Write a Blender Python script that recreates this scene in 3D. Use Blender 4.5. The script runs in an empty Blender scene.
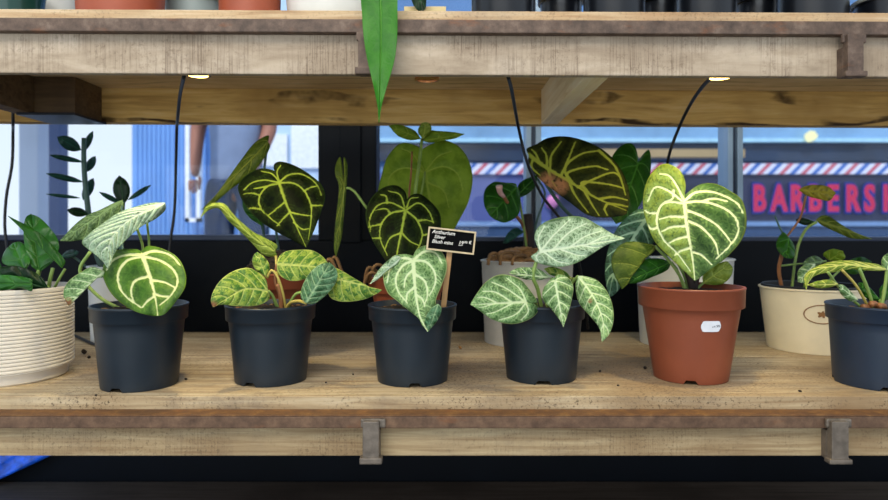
import bpy, bmesh, math, random
import numpy as np
from mathutils import Vector, Matrix, noise as mnoise
random.seed(7)
S = bpy.context.scene
COL = S.collection
PI = math.pi
CZ = 0.72            # camera height
F = 650.0            # focal length in pixels
HY = 228.0           # horizon row
SZ = CZ - 0.203      # top of the lower shelf
UZ = CZ + 0.2609     # top of the upper shelf

def W(px, py, d):
    return Vector(((px - 444.0) / F * d, d, CZ + (HY - py) / F * d))

# ------------------------------------------------------------------ materials
MATS = {}
class NT:
    def __init__(s, name):
        m = bpy.data.materials.new(name); m.use_nodes = True
        s.m = m; s.t = m.node_tree; s.n = s.t.nodes; s.l = s.t.links
        s.b = s.n['Principled BSDF']; s.out = s.n['Material Output']
    def new(s, kind, **kw):
        x = s.n.new(kind)
        for k, v in kw.items(): setattr(x, k, v)
        return x
    def link(s, a, b): s.l.new(a, b)
    def val(s, sock, v):
        if hasattr(v, 'is_linked') or isinstance(v, bpy.types.NodeSocket): s.l.new(v, sock)
        else: sock.default_value = v
    def mix(s, fac, a, b, mode='MIX'):
        x = s.new('ShaderNodeMix', data_type='RGBA', blend_type=mode)
        s.val(x.inputs['Factor'], fac)
        s.val(x.inputs['A'] if False else x.inputs[6], a); s.val(x.inputs[7], b)
        return x.outputs[2]
    def math(s, op, a, b=0.5, clamp=False):
        x = s.new('ShaderNodeMath', operation=op, use_clamp=clamp)
        s.val(x.inputs[0], a); s.val(x.inputs[1], b)
        return x.outputs[0]
    def ramp(s, fac, stops):
        x = s.new('ShaderNodeValToRGB')
        e = x.color_ramp.elements
        while len(e) < len(stops): e.new(0.5)
        for i, (p, c) in enumerate(stops):
            e[i].position = p; e[i].color = c if len(c) == 4 else (*c, 1)
        s.val(x.inputs[0], fac)
        return x.outputs[0]
    def sramp(s, fac, a, b):
        x = s.new('ShaderNodeMapRange', clamp=True, interpolation_type='SMOOTHSTEP')
        s.val(x.inputs[0], fac); x.inputs[1].default_value = a; x.inputs[2].default_value = b
        return x.outputs[0]
    def coords(s, which='Object', scale=(1, 1, 1)):
        tc = s.new('ShaderNodeTexCoord'); mp = s.new('ShaderNodeMapping')
        s.link(tc.outputs[which], mp.inputs[0]); mp.inputs['Scale'].default_value = scale
        return mp.outputs[0]
    def noise(s, vec, scale, detail=4, rough=.55, dist=0):
        x = s.new('ShaderNodeTexNoise'); s.link(vec, x.inputs['Vector'])
        x.inputs['Scale'].default_value = scale; x.inputs['Detail'].default_value = detail
        x.inputs['Roughness'].default_value = rough; x.inputs['Distortion'].default_value = dist
        return x.outputs[0]
    def bump(s, h, strength=.3, dist=.002):
        x = s.new('ShaderNodeBump'); x.inputs['Strength'].default_value = strength
        x.inputs['Distance'].default_value = dist
        s.link(h, x.inputs['Height']); s.link(x.outputs[0], s.b.inputs['Normal'])

def hexc(h):
    h = h.lstrip('#'); c = [int(h[i:i + 2], 16) / 255 for i in (0, 2, 4)]
    return tuple(((x / 12.92) if x <= .04045 else ((x + .055) / 1.055) ** 2.4) for x in c) + (1,)

def plain(name, col, rough=.5, metal=0, var=.12, scale=30, bump=0, spec=.5, coat=0):
    if name in MATS: return MATS[name]
    t = NT(name); c = hexc(col)
    v = t.coords(); n = t.noise(v, scale)
    dark = tuple(x * (1 - var) for x in c[:3]) + (1,); lite = tuple(min(1, x * (1 + var)) for x in c[:3]) + (1,)
    t.link(t.ramp(n, [(.3, dark), (.7, lite)]), t.b.inputs['Base Color'])
    t.b.inputs['Roughness'].default_value = rough; t.b.inputs['Metallic'].default_value = metal
    t.b.inputs['Specular IOR Level'].default_value = spec
    t.b.inputs['Coat Weight'].default_value = coat
    if bump: t.bump(n, bump, .002)
    MATS[name] = t.m; return t.m

def wood(name, c1, c2, c3, grain=(2, 60, 60), saw=0, dirt=0, dirtc='#3a2c20', knots=0, rough=.75):
    t = NT(name)
    v = t.coords('Object', grain); vs = t.coords('Object')
    g = t.noise(v, 3.2, 6, .62, .6)
    col = t.ramp(g, [(.28, hexc(c1)), (.5, hexc(c2)), (.72, hexc(c3))])
    big = t.noise(vs, 5, 4)
    col = t.mix(t.sramp(big, .42, .75), col, hexc(c1))
    h = g
    if saw:
        sv = t.coords('Object', (420, 3, 9)); sn = t.noise(sv, 1.2, 6, .75)
        blot = t.sramp(t.noise(vs, 9, 4), .38, .6)
        f = t.math('MULTIPLY', t.sramp(sn, .44, .70), t.math('MULTIPLY', blot, saw))
        col = t.mix(f, col, hexc('#5d4a3a'))
        h = sn
    if dirt:
        d1 = t.noise(t.coords('Object', (1, 1.6, 1)), 240, 6, .75)
        d2 = t.sramp(t.noise(vs, 9, 6, .7), .36, .60)
        f = t.math('MULTIPLY', t.sramp(d1, .52, .62), t.math('MULTIPLY', d2, dirt * .85))
        col = t.mix(f, col, hexc(dirtc))
        sm = t.sramp(t.noise(t.coords('Object', (1, 2.2, 1)), 8, 7, .75), .46, .70)
        col = t.mix(t.math('MULTIPLY', sm, dirt * .6), col, hexc('#77695a'))
    if knots:
        wv = t.new('ShaderNodeTexWave', wave_type='RINGS'); t.link(t.coords('Object', (3.5, 8, 16)), wv.inputs[0])
        wv.inputs['Scale'].default_value = 1.3; wv.inputs['Distortion'].default_value = 7; wv.inputs['Detail'].default_value = 3
        f = t.math('MULTIPLY', t.sramp(wv.outputs[1], .80, .98), t.sramp(t.noise(vs, 7), .44, .58))
        col = t.mix(t.math('MULTIPLY', f, knots), col, hexc('#3b2810'))
    t.link(col, t.b.inputs['Base Color']); t.b.inputs['Roughness'].default_value = rough
    t.b.inputs['Specular IOR Level'].default_value = .25
    t.bump(h, .35, .0012)
    MATS[name] = t.m; return t.m

def rusty(name, c1, c2, c3):
    t = NT(name); v = t.coords()
    n = t.noise(v, 60, 8, .7); n2 = t.noise(t.coords('Object', (2, 1, 5)), 12, 5, .6)
    col = t.ramp(n, [(.3, hexc(c1)), (.55, hexc(c2)), (.75, hexc(c3))])
    col = t.mix(t.math('MULTIPLY', t.sramp(n2, .56, .8), .6), col, hexc('#8a5026'))
    t.link(col, t.b.inputs['Base Color']); t.b.inputs['Roughness'].default_value = .62
    t.b.inputs['Metallic'].default_value = .25; t.bump(n, .5, .0015)
    MATS[name] = t.m; return t.m

def leafmat(name, base, base2, vein, net=.5, netc=None, scale=22, halo=0, haloc=None, edge=None, edgew=.5,
            rough=.42, v2k=.6, k=1.0, fleck=0, fleckc='#1f4a20', side=None, trans=.22, sheen=.22, vmax=1.0):
    """leaf: two greens, drawn veins (attribute vein), fine net of veinlets (voronoi), halo along veins, rim"""
    t = NT(name)
    at = lambda k: t.new('ShaderNodeAttribute', attribute_name=k).outputs['Fac']
    va, v2, ha, sa, ba, la = at('vein'), at('veinlet'), at('halo'), at('across'), at('burn'), at('side')
    uv = t.new('ShaderNodeUVMap', uv_map='UVMap').outputs[0]
    wn = t.new('ShaderNodeTexNoise'); t.link(uv, wn.inputs[0]); wn.inputs['Scale'].default_value = 9
    wv = t.new('ShaderNodeVectorMath', operation='MULTIPLY_ADD'); t.link(wn.outputs[1], wv.inputs[0])
    wv.inputs[1].default_value = (.09, .09, .09); t.link(uv, wv.inputs[2]); uvw = wv.outputs[0]
    n1 = t.noise(uvw, 6, 5, .6); n2 = t.noise(uvw, 28, 4, .65)
    kk = k ** 2.2
    col = t.mix(t.sramp(n1, .35, .65), tuple(x * kk for x in hexc(base)[:3]) + (1,), tuple(x * kk for x in hexc(base2)[:3]) + (1,))
    if side: col = t.mix(t.math('MULTIPLY', t.sramp(la, -.1, .2), t.sramp(n2, .25, .6)), col, hexc(side))
    if fleck:
        f1 = t.noise(uvw, 17, 6, .75); f = t.math('MULTIPLY', t.sramp(f1, .47, .54), fleck)
        col = t.mix(f, col, hexc(fleckc))
    vo = t.new('ShaderNodeTexVoronoi', feature='DISTANCE_TO_EDGE'); t.link(uvw, vo.inputs[0]); vo.inputs['Scale'].default_value = scale
    vo2 = t.new('ShaderNodeTexVoronoi', feature='DISTANCE_TO_EDGE'); t.link(uvw, vo2.inputs[0]); vo2.inputs['Scale'].default_value = scale * 2.3
    nm = t.math('MAXIMUM', t.sramp(vo.outputs[0], .13, .03), t.math('MULTIPLY', t.sramp(vo2.outputs[0], .2, .04), .55))
    nm = t.math('MULTIPLY', nm, t.sramp(n1, .2, .55))
    nm = t.math('MULTIPLY', nm, t.sramp(sa, 1.02, .82))
    if halo: col = t.mix(t.math('MULTIPLY', t.math('MULTIPLY', ha, halo), t.sramp(n2, .22, .6)), col, hexc(haloc or vein))
    if net: col = t.mix(t.math('MULTIPLY', nm, net), col, hexc(netc or vein))
    if v2k: col = t.mix(t.math('MULTIPLY', t.math('MULTIPLY', t.sramp(v2, .1, .8), v2k), t.sramp(n2, .2, .5)), col, hexc(netc or vein))
    if edge: col = t.mix(t.math('MULTIPLY', t.sramp(sa, .95, .99), edgew), col, hexc(edge))
    vj = t.math('ADD', va, t.math('MULTIPLY', t.math('SUBTRACT', n2, .5), 1.1)); vj = t.math('MULTIPLY', t.sramp(vj, .15, .75), t.sramp(va, .02, .25))
    col = t.mix(t.math('MULTIPLY', vj, vmax), col, hexc(vein))
    col = t.mix(t.math('MULTIPLY', ba, t.sramp(n2, .3, .5)), col, hexc('#8a6040'))
    t.link(col, t.b.inputs['Base Color']); t.b.inputs['Roughness'].default_value = rough
    t.b.inputs['Specular IOR Level'].default_value = sheen
    hgt = t.math('ADD', t.math('MULTIPLY', va, -.6), t.math('MULTIPLY', nm, -.25)); t.bump(hgt, .45, .0012)
    tr = t.new('ShaderNodeBsdfTranslucent'); t.link(col, tr.inputs[0])
    ms = t.new('ShaderNodeMixShader'); ms.inputs[0].default_value = trans
    t.link(t.b.outputs[0], ms.inputs[1]); t.link(tr.outputs[0], ms.inputs[2]); t.link(ms.outputs[0], t.out.inputs[0])
    MATS[name] = t.m; return t.m

def soilmat(name, a, b, c):
    t = NT(name); v = t.coords()
    n = t.noise(v, 260, 5, .7)
    t.link(t.ramp(n, [(.36, hexc(a)), (.55, hexc(b)), (.75, hexc(c))]), t.b.inputs['Base Color'])
    t.b.inputs['Roughness'].default_value = .95; t.bump(n, .9, .004)
    MATS[name] = t.m; return t.m

def emit(name, col, st):
    t = NT(name); e = t.new('ShaderNodeEmission'); e.inputs[0].default_value = hexc(col); e.inputs[1].default_value = st
    t.link(e.outputs[0], t.out.inputs[0]); MATS[name] = t.m; return t.m

# ------------------------------------------------------------------ mesh helpers
def root_of(o):
    while o.parent: o = o.parent
    return o
def obj(name, verts, faces, mat, parent=None, smooth=False, kind=None, loc=None):
    me = bpy.data.meshes.new(name)
    if parent: off = root_of(parent).location.copy()
    elif loc is not None: off = Vector(loc)
    else: off = Vector((0, 0, 0))
    me.from_pydata([tuple(Vector(v) - off) for v in verts], [], faces)
    me.validate(); me.update()
    bm = bmesh.new(); bm.from_mesh(me); bmesh.ops.recalc_face_normals(bm, faces=bm.faces); bm.to_mesh(me); bm.free()
    o = bpy.data.objects.new(name, me); COL.objects.link(o)
    if parent: o.parent = parent
    else: o.location = off
    if mat: me.materials.append(mat)
    if smooth:
        for p in me.polygons: p.use_smooth = True
    if kind: o['kind'] = kind
    return o
def tag(o, label, cat, group=None, kind=None):
    o['label'] = label; o['category'] = cat
    if group: o['group'] = group
    if kind: o['kind'] = kind
    return o
def thing(name, loc, label, cat, group=None):
    o = bpy.data.objects.new(name, None); COL.objects.link(o); o.location = loc; o.empty_display_size = .02
    return tag(o, label, cat, group)

class MB:
    def __init__(s): s.v = []; s.f = []
    def add(s, v, f):
        k = len(s.v); s.v += [Vector(x) for x in v]; s.f += [tuple(i + k for i in q) for q in f]; return s
    def box(s, a, b, bev=0, fn=None):
        bm = bmesh.new(); bmesh.ops.create_cube(bm, size=1)
        a, b = Vector(a), Vector(b); c = (a + b) / 2; d = b - a
        for v in bm.verts: v.co = Vector((c[i] + v.co[i] * d[i] for i in range(3)))
        if bev: bmesh.ops.bevel(bm, geom=bm.edges[:], offset=bev, segments=2, affect='EDGES', profile=.6)
        bm.verts.index_update()
        vs = [v.co.copy() for v in bm.verts]; fs = [[v.index for v in f.verts] for f in bm.faces]; bm.free()
        if fn: vs = [fn(v) for v in vs]
        return s.add(vs, fs)
    def build(s, name, mat, parent=None, **k): return obj(name, s.v, s.f, mat, parent, **k)

def catmull(pts, n, closed=False):
    P = np.array([list(p) for p in pts], float)
    if len(P) == 2: return np.array([P[0] + (P[1] - P[0]) * k for k in np.linspace(0, 1, n)])
    Q = np.vstack([2 * P[0] - P[1], P, 2 * P[-1] - P[-2]])
    seg = len(P) - 1; out = []
    for i in range(seg):
        p0, p1, p2, p3 = Q[i:i + 4]
        for u in np.linspace(0, 1, 14, endpoint=False):
            out.append(.5 * ((2 * p1) + (-p0 + p2) * u + (2 * p0 - 5 * p1 + 4 * p2 - p3) * u * u + (-p0 + 3 * p1 - 3 * p2 + p3) * u ** 3))
    out.append(P[-1]); out = np.array(out)
    L = np.concatenate([[0], np.cumsum(np.linalg.norm(np.diff(out, axis=0), axis=1))])
    q = np.linspace(0, L[-1], n)
    return np.stack([np.interp(q, L, out[:, k]) for k in range(P.shape[1])], 1)

def tube(name, pts, r, mat, parent=None, n=24, seg=10, r1=None, **k):
    P = catmull(pts, n); r1 = r if r1 is None else r1
    vs = []; fs = []; up = None
    for i in range(n):
        a = P[max(0, i - 1)]; b = P[min(n - 1, i + 1)]; tg = Vector(b - a).normalized()
        if up is None:
            up = Vector((0, 0, 1)) if abs(tg.z) < .9 else Vector((0, 1, 0))
        x = tg.cross(up).normalized(); up = x.cross(tg).normalized()
        rr = r + (r1 - r) * i / (n - 1)
        for j in range(seg):
            q = 2 * PI * j / seg; vs.append(Vector(P[i]) + (x * math.cos(q) + up * math.sin(q)) * rr)
    for i in range(n - 1):
        for j in range(seg):
            fs.append((i * seg + j, i * seg + (j + 1) % seg, (i + 1) * seg + (j + 1) % seg, (i + 1) * seg + j))
    fs.append(tuple(range(seg))[::-1]); fs.append(tuple((n - 1) * seg + j for j in range(seg)))
    return obj(name, vs, fs, mat, parent, smooth=True, **k)

def lathe(name, c, prof, mat, parent, seg=72, notch=None, fn=None):
    vs = []; fs = []; n = len(prof)
    for i, (r, z) in enumerate(prof):
        for j in range(seg):
            a = 2 * PI * j / seg; zz = z
            if notch and i in notch[0]:
                for na in notch[1]:
                    if abs((a - na + PI) % (2 * PI) - PI) < notch[2]: zz = z + notch[3]
            p = Vector((c[0] + r * math.cos(a), c[1] + r * math.sin(a), c[2] + zz))
            vs.append(fn(p) if fn else p)
    for i in range(n - 1):
        for j in range(seg):
            fs.append((i * seg + j, i * seg + (j + 1) % seg, (i + 1) * seg + (j + 1) % seg, (i + 1) * seg + j))
    o = obj(name, vs, fs, mat, parent, smooth=True)
    bm = bmesh.new(); bm.from_mesh(o.data); bmesh.ops.remove_doubles(bm, verts=bm.verts, dist=1e-5)
    bmesh.ops.recalc_face_normals(bm, faces=bm.faces)
    for e in bm.edges:
        if len(e.link_faces) == 2 and e.calc_face_angle() > math.radians(40): e.smooth = False
    bm.to_mesh(o.data); bm.free()
    return o

def text(name, body, size, mat, parent, M, extrude=.0003, offset=0, shear=0, align='LEFT', space=1.0, sx=1.0):
    cu = bpy.data.curves.new(name, 'FONT'); cu.body = body; cu.size = size; cu.extrude = extrude; cu.offset = offset
    cu.shear = shear; cu.align_x = align; cu.space_character = space; cu.resolution_u = 3
    tmp = bpy.data.objects.new('tmp', cu); COL.objects.link(tmp)
    dg = bpy.context.evaluated_depsgraph_get(); me = bpy.data.meshes.new_from_object(tmp.evaluated_get(dg))
    vs = [M @ Vector((v.co.x * sx, v.co.y, v.co.z)) for v in me.vertices]; fs = [list(p.vertices) for p in me.polygons]
    bpy.data.objects.remove(tmp); bpy.data.meshes.remove(me)
    return obj(name, vs, fs, mat, parent)

def cc(ox, oy, s, pts): return [(ox + x / s, oy + y / s) for x, y in pts]

def leaf(parent, mat, B, T, A, C, dB, dT, dA=0., dC=0., notch=None, mid=None, veins=None, gen=5, bulge=.004, wv=1.0,
         spots=(), name='leaf', wave=.0012, NT_=0, NS=0, sweep=.13, sub=1.0, quilt=.0020):
    """a leaf blade: outline A and C run from the sinus to the tip; depth given at base, tip and the two margins"""
    J = np.array(B, float); T = np.array(T, float); st = np.array(notch if notch else B, float)
    if not NT_:
        l0 = float(np.linalg.norm(T - J)); NT_ = int(min(170, max(44, l0 * 1.7))); NS = int(min(42, max(14, l0 * .42)))
    SA = catmull([tuple(st)] + list(A) + [tuple(T)], NT_); SC = catmull([tuple(st)] + list(C) + [tuple(T)], NT_)
    M = catmull([tuple(J)] + list(mid or []) + [tuple(T)], 200)
    ax = T - J; L = np.linalg.norm(ax); ax = ax / L; nx = np.array([-ax[1], ax[0]])
    tt = np.linspace(0, 1, NT_)
    def grid(SB):
        pr = (SB - J) @ ax
        k = np.argmax(pr > .06 * L) if (pr > .06 * L).any() else 1
        t0 = min(.62, max(.04, tt[k]))
        g = np.clip((tt - t0) / (1 - t0), 0, 1)
        mp = np.stack([np.interp(g * 199, np.arange(200), M[:, q]) for q in (0, 1)], 1)
        s = np.linspace(0, 1, NS + 1)
        return mp[:, None, :] * (1 - s)[None, :, None] + SB[:, None, :] * s[None, :, None]
    G = [grid(SA), grid(SC)]
    wA = max(1e-3, np.abs((SA - J) @ nx).max()); wC = max(1e-3, np.abs((SC - J) @ nx).max())
    sgnA = np.sign(((SA - J) @ nx)[np.argmax(np.abs((SA - J) @ nx))]) or 1
    V2 = [(M[::4], 1.7 * wv, .5 * wv)]
    if veins is None:
        for g_ in G:
            for ti in np.linspace(.1, .78, gen):
                pl = []
                for s in np.linspace(0, .93, 12):
                    tq = min(.985, ti + sweep * s ** 1.5); i0 = tq * (NT_ - 1); s0 = s * NS
                    i1, j1 = int(i0), int(s0); fi, fj = i0 - i1, s0 - j1; i2, j2 = min(i1 + 1, NT_ - 1), min(j1 + 1, NS)
                    pl.append((g_[i1, j1] * (1 - fi) + g_[i2, j1] * fi) * (1 - fj) + (g_[i1, j2] * (1 - fi) + g_[i2, j2] * fi) * fj)
                V2.append((np.array(pl), 1.15 * wv, .45 * wv))
    else:
        for v in veins: V2.append((catmull(v, 28), 1.15 * wv, .6 * wv))
    pts = np.concatenate([G[0].reshape(-1, 2), G[1][:, 1:, :].reshape(-1, 2)])
    sv = np.concatenate([np.tile(np.linspace(0, 1, NS + 1), NT_), np.tile(np.linspace(0, 1, NS + 1)[1:], NT_)])
    sd = np.concatenate([np.ones(NT_ * (NS + 1)), -np.ones(NT_ * NS)])
    tv = np.concatenate([np.repeat(tt, NS + 1), np.repeat(tt, NS)])
    verts = []
    vein = np.zeros(len(pts)); vein2 = np.zeros(len(pts)); dmin = np.full(len(pts), 1e3)
    rnd = random.Random(int(abs(J[0] * 13 + J[1] * 7)))
    V3 = []
    if sub > 0:
        for vi_, (pl, w0, w1) in enumerate(V2):
            ll = np.concatenate([[0], np.cumsum(np.linalg.norm(np.diff(pl, axis=0), axis=1))])
            step = max(3.2, L * .06) / sub; q_ = step * .8
            while q_ < ll[-1] * .97:
                p_ = np.array([np.interp(q_, ll, pl[:, 0]), np.interp(q_, ll, pl[:, 1])])
                e_ = np.array([np.interp(min(q_ + 1, ll[-1]), ll, pl[:, 0]), np.interp(min(q_ + 1, ll[-1]), ll, pl[:, 1])]) - p_
                a0 = math.atan2(e_[1], e_[0])
                for sg in (-1, 1):
                    ln = L * rnd.uniform(.05, .115); a1 = a0 + sg * rnd.uniform(.75, 1.25); bend = -sg * rnd.uniform(.1, .7)
                    pp = [p_]
                    for k_ in range(5):
                        pp.append(pp[-1] + np.array([math.cos(a1), math.sin(a1)]) * ln / 5); a1 += bend / 5
                    V3.append((np.array(pp), .62 * wv ** .5, .22 * wv ** .5))
                q_ += step * rnd.uniform(.7, 1.3)
    for pl, w0, w1, lev in [(*v, 0) for v in V2] + [(*v, 1) for v in V3]:
        d = np.linalg.norm(pts[:, None, :] - pl[None, :, :], axis=2)
        k = d.argmin(1)
        # distance to the segments beside the nearest point
        dd = d[np.arange(len(pts)), k]
        for dk in (-1, 0):
            i0 = np.clip(k + dk, 0, len(pl) - 2); a = pl[i0]; b = pl[i0 + 1]; ab = b - a
            u = np.clip(((pts - a) * ab).sum(1) / np.maximum(1e-9, (ab * ab).sum(1)), 0, 1)
            dd = np.minimum(dd, np.linalg.norm(pts - a - ab * u[:, None], axis=1))
        w = w0 + (w1 - w0) * k / (len(pl) - 1)
        if lev == 0: vein = np.maximum(vein, np.clip(1.35 - dd / w, 0, 1)); dmin = np.minimum(dmin, dd)
        else: vein2 = np.maximum(vein2, np.clip(1.4 - dd / w, 0, 1))
    lam = ((pts - J) @ ax) / L; q = ((pts - J) @ nx) * sgnA
    qa = np.clip(q / wA, 0, 1); qc = np.clip(-q / wC, 0, 1)
    D = dB + (dT - dB) * lam + dA * qa + dC * qc - bulge * (1 - sv ** 2) * np.clip(tv * 6, 0, 1) * np.clip((1 - tv) * 4, 0, 1)
    D = D + wave * np.sin(tv * 26 + sd) * sv ** 2 + .0007 * vein - quilt * (1 - np.exp(-(dmin / (.05 * L + 1.5)) ** 2)) * (1 - sv ** 4)
    for i in range(len(pts)):
        verts.append(W(pts[i, 0], pts[i, 1], D[i]))
    burn = np.zeros(len(pts))
    for (x, y, r) in spots: burn = np.maximum(burn, np.clip(1.6 - np.hypot(pts[:, 0] - x, pts[:, 1] - y) / r * 1.3, 0, 1))
    n0 = NT_ * (NS + 1)
    ia = lambda i, j: i * (NS + 1) + j
    ic = lambda i, j: i * (NS + 1) if j == 0 else n0 + i * NS + j - 1
    fs = []
    for i in range(NT_ - 1):
        for j in range(NS):
            fs.append((ia(i, j), ia(i + 1, j), ia(i + 1, j + 1), ia(i, j + 1)))
            fs.append((ic(i, j), ic(i, j + 1), ic(i + 1, j + 1), ic(i + 1, j)))
    off = root_of(parent).location
    me = bpy.data.meshes.new(name)
    me.from_pydata([tuple(v - off) for v in verts], [], fs)
    for k, arr in (('vein', vein), ('veinlet', vein2), ('halo', np.exp(-(dmin / (4.2 * wv)) ** 2)), ('across', sv), ('burn', burn), ('side', sd * sv)):
        a = me.attributes.new(k, 'FLOAT', 'POINT'); a.data.foreach_set('value', arr.astype(np.float32))
    u = me.uv_layers.new(name='UVMap')
    vi = np.zeros(len(me.loops), np.int32); me.loops.foreach_get('vertex_index', vi)
    # leaf-plane coordinates in centimetre-like units
    uvv = np.stack([lam * L / 100., q / 100.], 1) + np.array([J[0] * .013, J[1] * .017])
    u.data.foreach_set('uv', uvv[vi].astype(np.float32).ravel())
    bm = bmesh.new(); bm.from_mesh(me)
    bmesh.ops.remove_doubles(bm, verts=bm.verts, dist=2e-5)
    bmesh.ops.recalc_face_normals(bm, faces=bm.faces)
    for f in bm.faces: f.smooth = True
    bm.to_mesh(me); bm.free(); me.update()
    o = bpy.data.objects.new(name, me); COL.objects.link(o); o.parent = parent; me.materials.append(mat)
    so = o.modifiers.new('thickness', 'SOLIDIFY'); so.thickness = .0007; so.offset = 0
    return o

def stem(parent, pts, r, mat, name='petiole', r1=None, n=20):
    """pts: (px, py, depth)"""
    return tube(name, [tuple(W(*p)) for p in pts], r, mat, parent, n=n, seg=8, r1=r1)

# ------------------------------------------------------------------ material set
M_board = wood('weathered_board', '#8f7656', '#b8a380', '#d2c2a2', (1.6, 30, 30), dirt=1.1)
M_board_up = wood('weathered_board_pale', '#a88662', '#c8ad88', '#dac6a6', (2.2, 45, 45), dirt=.5)
M_fascia_up = wood('sawn_plank_grey', '#94836f', '#b3a28c', '#c9b9a4', (3, 9, 12), saw=.8, dirt=.45, dirtc='#54402e')
M_fascia_lo = wood('sawn_plank_tan', '#8a7050', '#ad9672', '#c6b28c', (2.4, 30, 50), saw=.35, dirt=.5)
M_back = wood('yellow_plank', '#a27e44', '#cca660', '#dcbc80', (2, 20, 26), knots=1.0)
M_joist = wood('pale_joist', '#dcc290', '#f0dcb4', '#f4e6c8', (30, 2, 30))
M_blk = wood('dark_block', '#453423', '#5e4a32', '#6d573b', (3, 20, 30))
M_under = wood('under_plank', '#c0a274', '#dcc090', '#e6cfa6', (2, 12, 12), knots=.3)
M_iron = rusty('rusty_iron', '#42362f', '#675549', '#847264')
M_iron_lo = rusty('brown_iron', '#4f3a2c', '#705642', '#8b6c52')
M_rust = rusty('orange_rust', '#54392a', '#73502f', '#97703f')
M_weld = plain('bare_steel', '#73695e', .5, .4, .3, 90, .4)
M_black = plain('black_frame', '#080d14', .5, 0, .2, 8, spec=.12)
M_floor = plain('dark_floor', '#171310', .6, 0, .3, 20)
M_dkwood = wood('dark_plinth_board', '#4a3f36', '#5e5146', '#6e6054', (2, 40, 40))
M_pot = plain('slate_plastic', '#15212b', .42, 0, .08, 40, .02, .45)
M_pot2 = plain('slate_blue_plastic', '#1c2a3c', .42, 0, .08, 40, .02, .45)
M_terra = plain('terracotta_plastic', '#84442c', .45, 0, .07, 25, .02, .4)
M_terra_up = plain('terracotta_clay', '#94492f', .5, 0, .1, 25)
M_cream = plain('cream_ceramic', '#e4d9bb', .42, 0, .05, 30)
M_ivory = plain('ivory_ribbed', '#d8d0c2', .5, 0, .05, 30)
M_white = plain('white_ceramic', '#d5d8d6', .4, 0, .04, 30)
M_conc = plain('concrete_white', '#c9c6bb', .65, 0, .07, 40, .1)
M_soil = soilmat('peat_soil', '#0e0a07', '#2c2017', '#5e4836')
M_bark = soilmat('bark_chips', '#4a321c', '#8c6438', '#c09a66')
M_chip = plain('bark_chip', '#a47846', .85, 0, .4, 120, .4)
M_root = plain('pale_root', '#7c5c38', .8, 0, .3, 90, .3)
M_perl = plain('perlite', '#c8bfae', .8, 0, .1)
M_stemg = plain('green_petiole', '#7f9a4c', .5, 0, .2, 40)
M_stemy = plain('yellow_petiole', '#b3a24e', .5, 0, .2, 40)
M_stemb = plain('brown_stem', '#8a5a34', .6, 0, .3, 60)
M_stemd = plain('dark_stem', '#2a1c16', .7, 0, .4, 60)
M_stemt = plain('teal_stem', '#35564c', .5, 0, .2, 40)
M_cable = plain('black_cable', '#0c0e12', .5)
M_stake = plain('bamboo_stake', '#b28a58', .6, 0, .2, 60)
M_chalk = plain('chalk_white', '#eae6dc', .8)
M_slate = plain('chalkboard', '#08080a', .9, spec=.1)
M_tagwood = plain('tag_frame_wood', '#cdb994', .65, 0, .12, 80)

LG_big = leafmat('leaf_green_cream', '#2c5c12', '#4a8020', '#d6dca0', k=.8, net=.2, netc='#6f9838', scale=13, halo=.3, haloc='#86a648', edge='#7f9a34', rough=.4, v2k=.5)
LG_silver = leafmat('leaf_silver', '#2a5528', '#4f7f4a', '#d8e6cc', k=.8, net=.75, netc='#b4ceac', scale=17, halo=.75, haloc='#a6c29c', edge='#8aa668', rough=.45, vmax=.8, v2k=.9)
LG_silver2 = leafmat('leaf_silver_green', '#1f5018', '#3f7a2e', '#d6e6b8', k=.8, net=.5, netc='#a6c888', scale=16, halo=.55, haloc='#8cb478', edge='#c6d690', rough=.45, v2k=.85, vmax=.9)
LG_dull = leafmat('leaf_dull_sage', '#27481f', '#456a38', '#7c9a66', k=.8, net=.35, scale=15, halo=.3, edge='#6c8a4c')
LG_yellow = leafmat('leaf_yellow_flecked', '#7f9a32', '#a8b850', '#c6ce74', k=.97, net=.4, netc='#4c7c2c', scale=14, v2k=.4, vmax=.55, halo=.1, fleck=1.0, fleckc='#2f6222', edge='#cfd684', rough=.45)
LG_yellow2 = leafmat('leaf_bright_yellow', '#aebc3c', '#ccd05c', '#dede78', k=.85, net=.5, netc='#7c9a34', scale=20, fleck=.7, fleckc='#4a7424', edge='#d4d670')
LG_fleck = leafmat('leaf_sage_flecked', '#4a7a54', '#74a078', '#a6c494', k=1.0, net=.4, netc='#2f6038', scale=16, v2k=.35, vmax=.6, halo=.2, fleck=1, fleckc='#1d4a28', edge='#b6ca8a')
LG_dark = leafmat('leaf_dark_velvet', '#081606', '#10230a', '#98aa3e', k=.6, net=.08, netc='#4c6a22', scale=8, halo=.05, edge='#3d5820', edgew=.35, rough=.6, trans=.05, sheen=.08, v2k=.22)
LG_dark2 = leafmat('leaf_dark_gold', '#050f05', '#0b1a08', '#858c30', k=.8, net=.0, halo=.14, edge='#14240a', rough=.6, trans=.04, sheen=.08, v2k=0)
LG_olive = leafmat('leaf_olive_back', '#6a8a20', '#8ca830', '#9cb040', net=.12, scale=7, edge='#66802f', rough=.55, trans=.45, v2k=.25)
LG_olive2 = leafmat('leaf_olive_fold', '#39500f', '#566a1c', '#75812f', k=.95, net=.1, scale=9, rough=.5, trans=.3, v2k=.3)
LG_plain = leafmat('leaf_plain_green', '#1d5212', '#2c681a', '#447c2a', k=.85, net=.1, scale=9, rough=.38, trans=.25, v2k=.15)
LG_zz = leafmat('leaf_glossy_green', '#1b4a16', '#2a6020', '#3c702c', k=1.15, net=.05, scale=9, rough=.33, trans=.18, v2k=.1, sheen=.35)
LG_zzd = leafmat('leaf_deep_green', '#0d2812', '#183a1c', '#224826', k=.85, net=.05, scale=9, rough=.38, trans=.1, v2k=.1)
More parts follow.
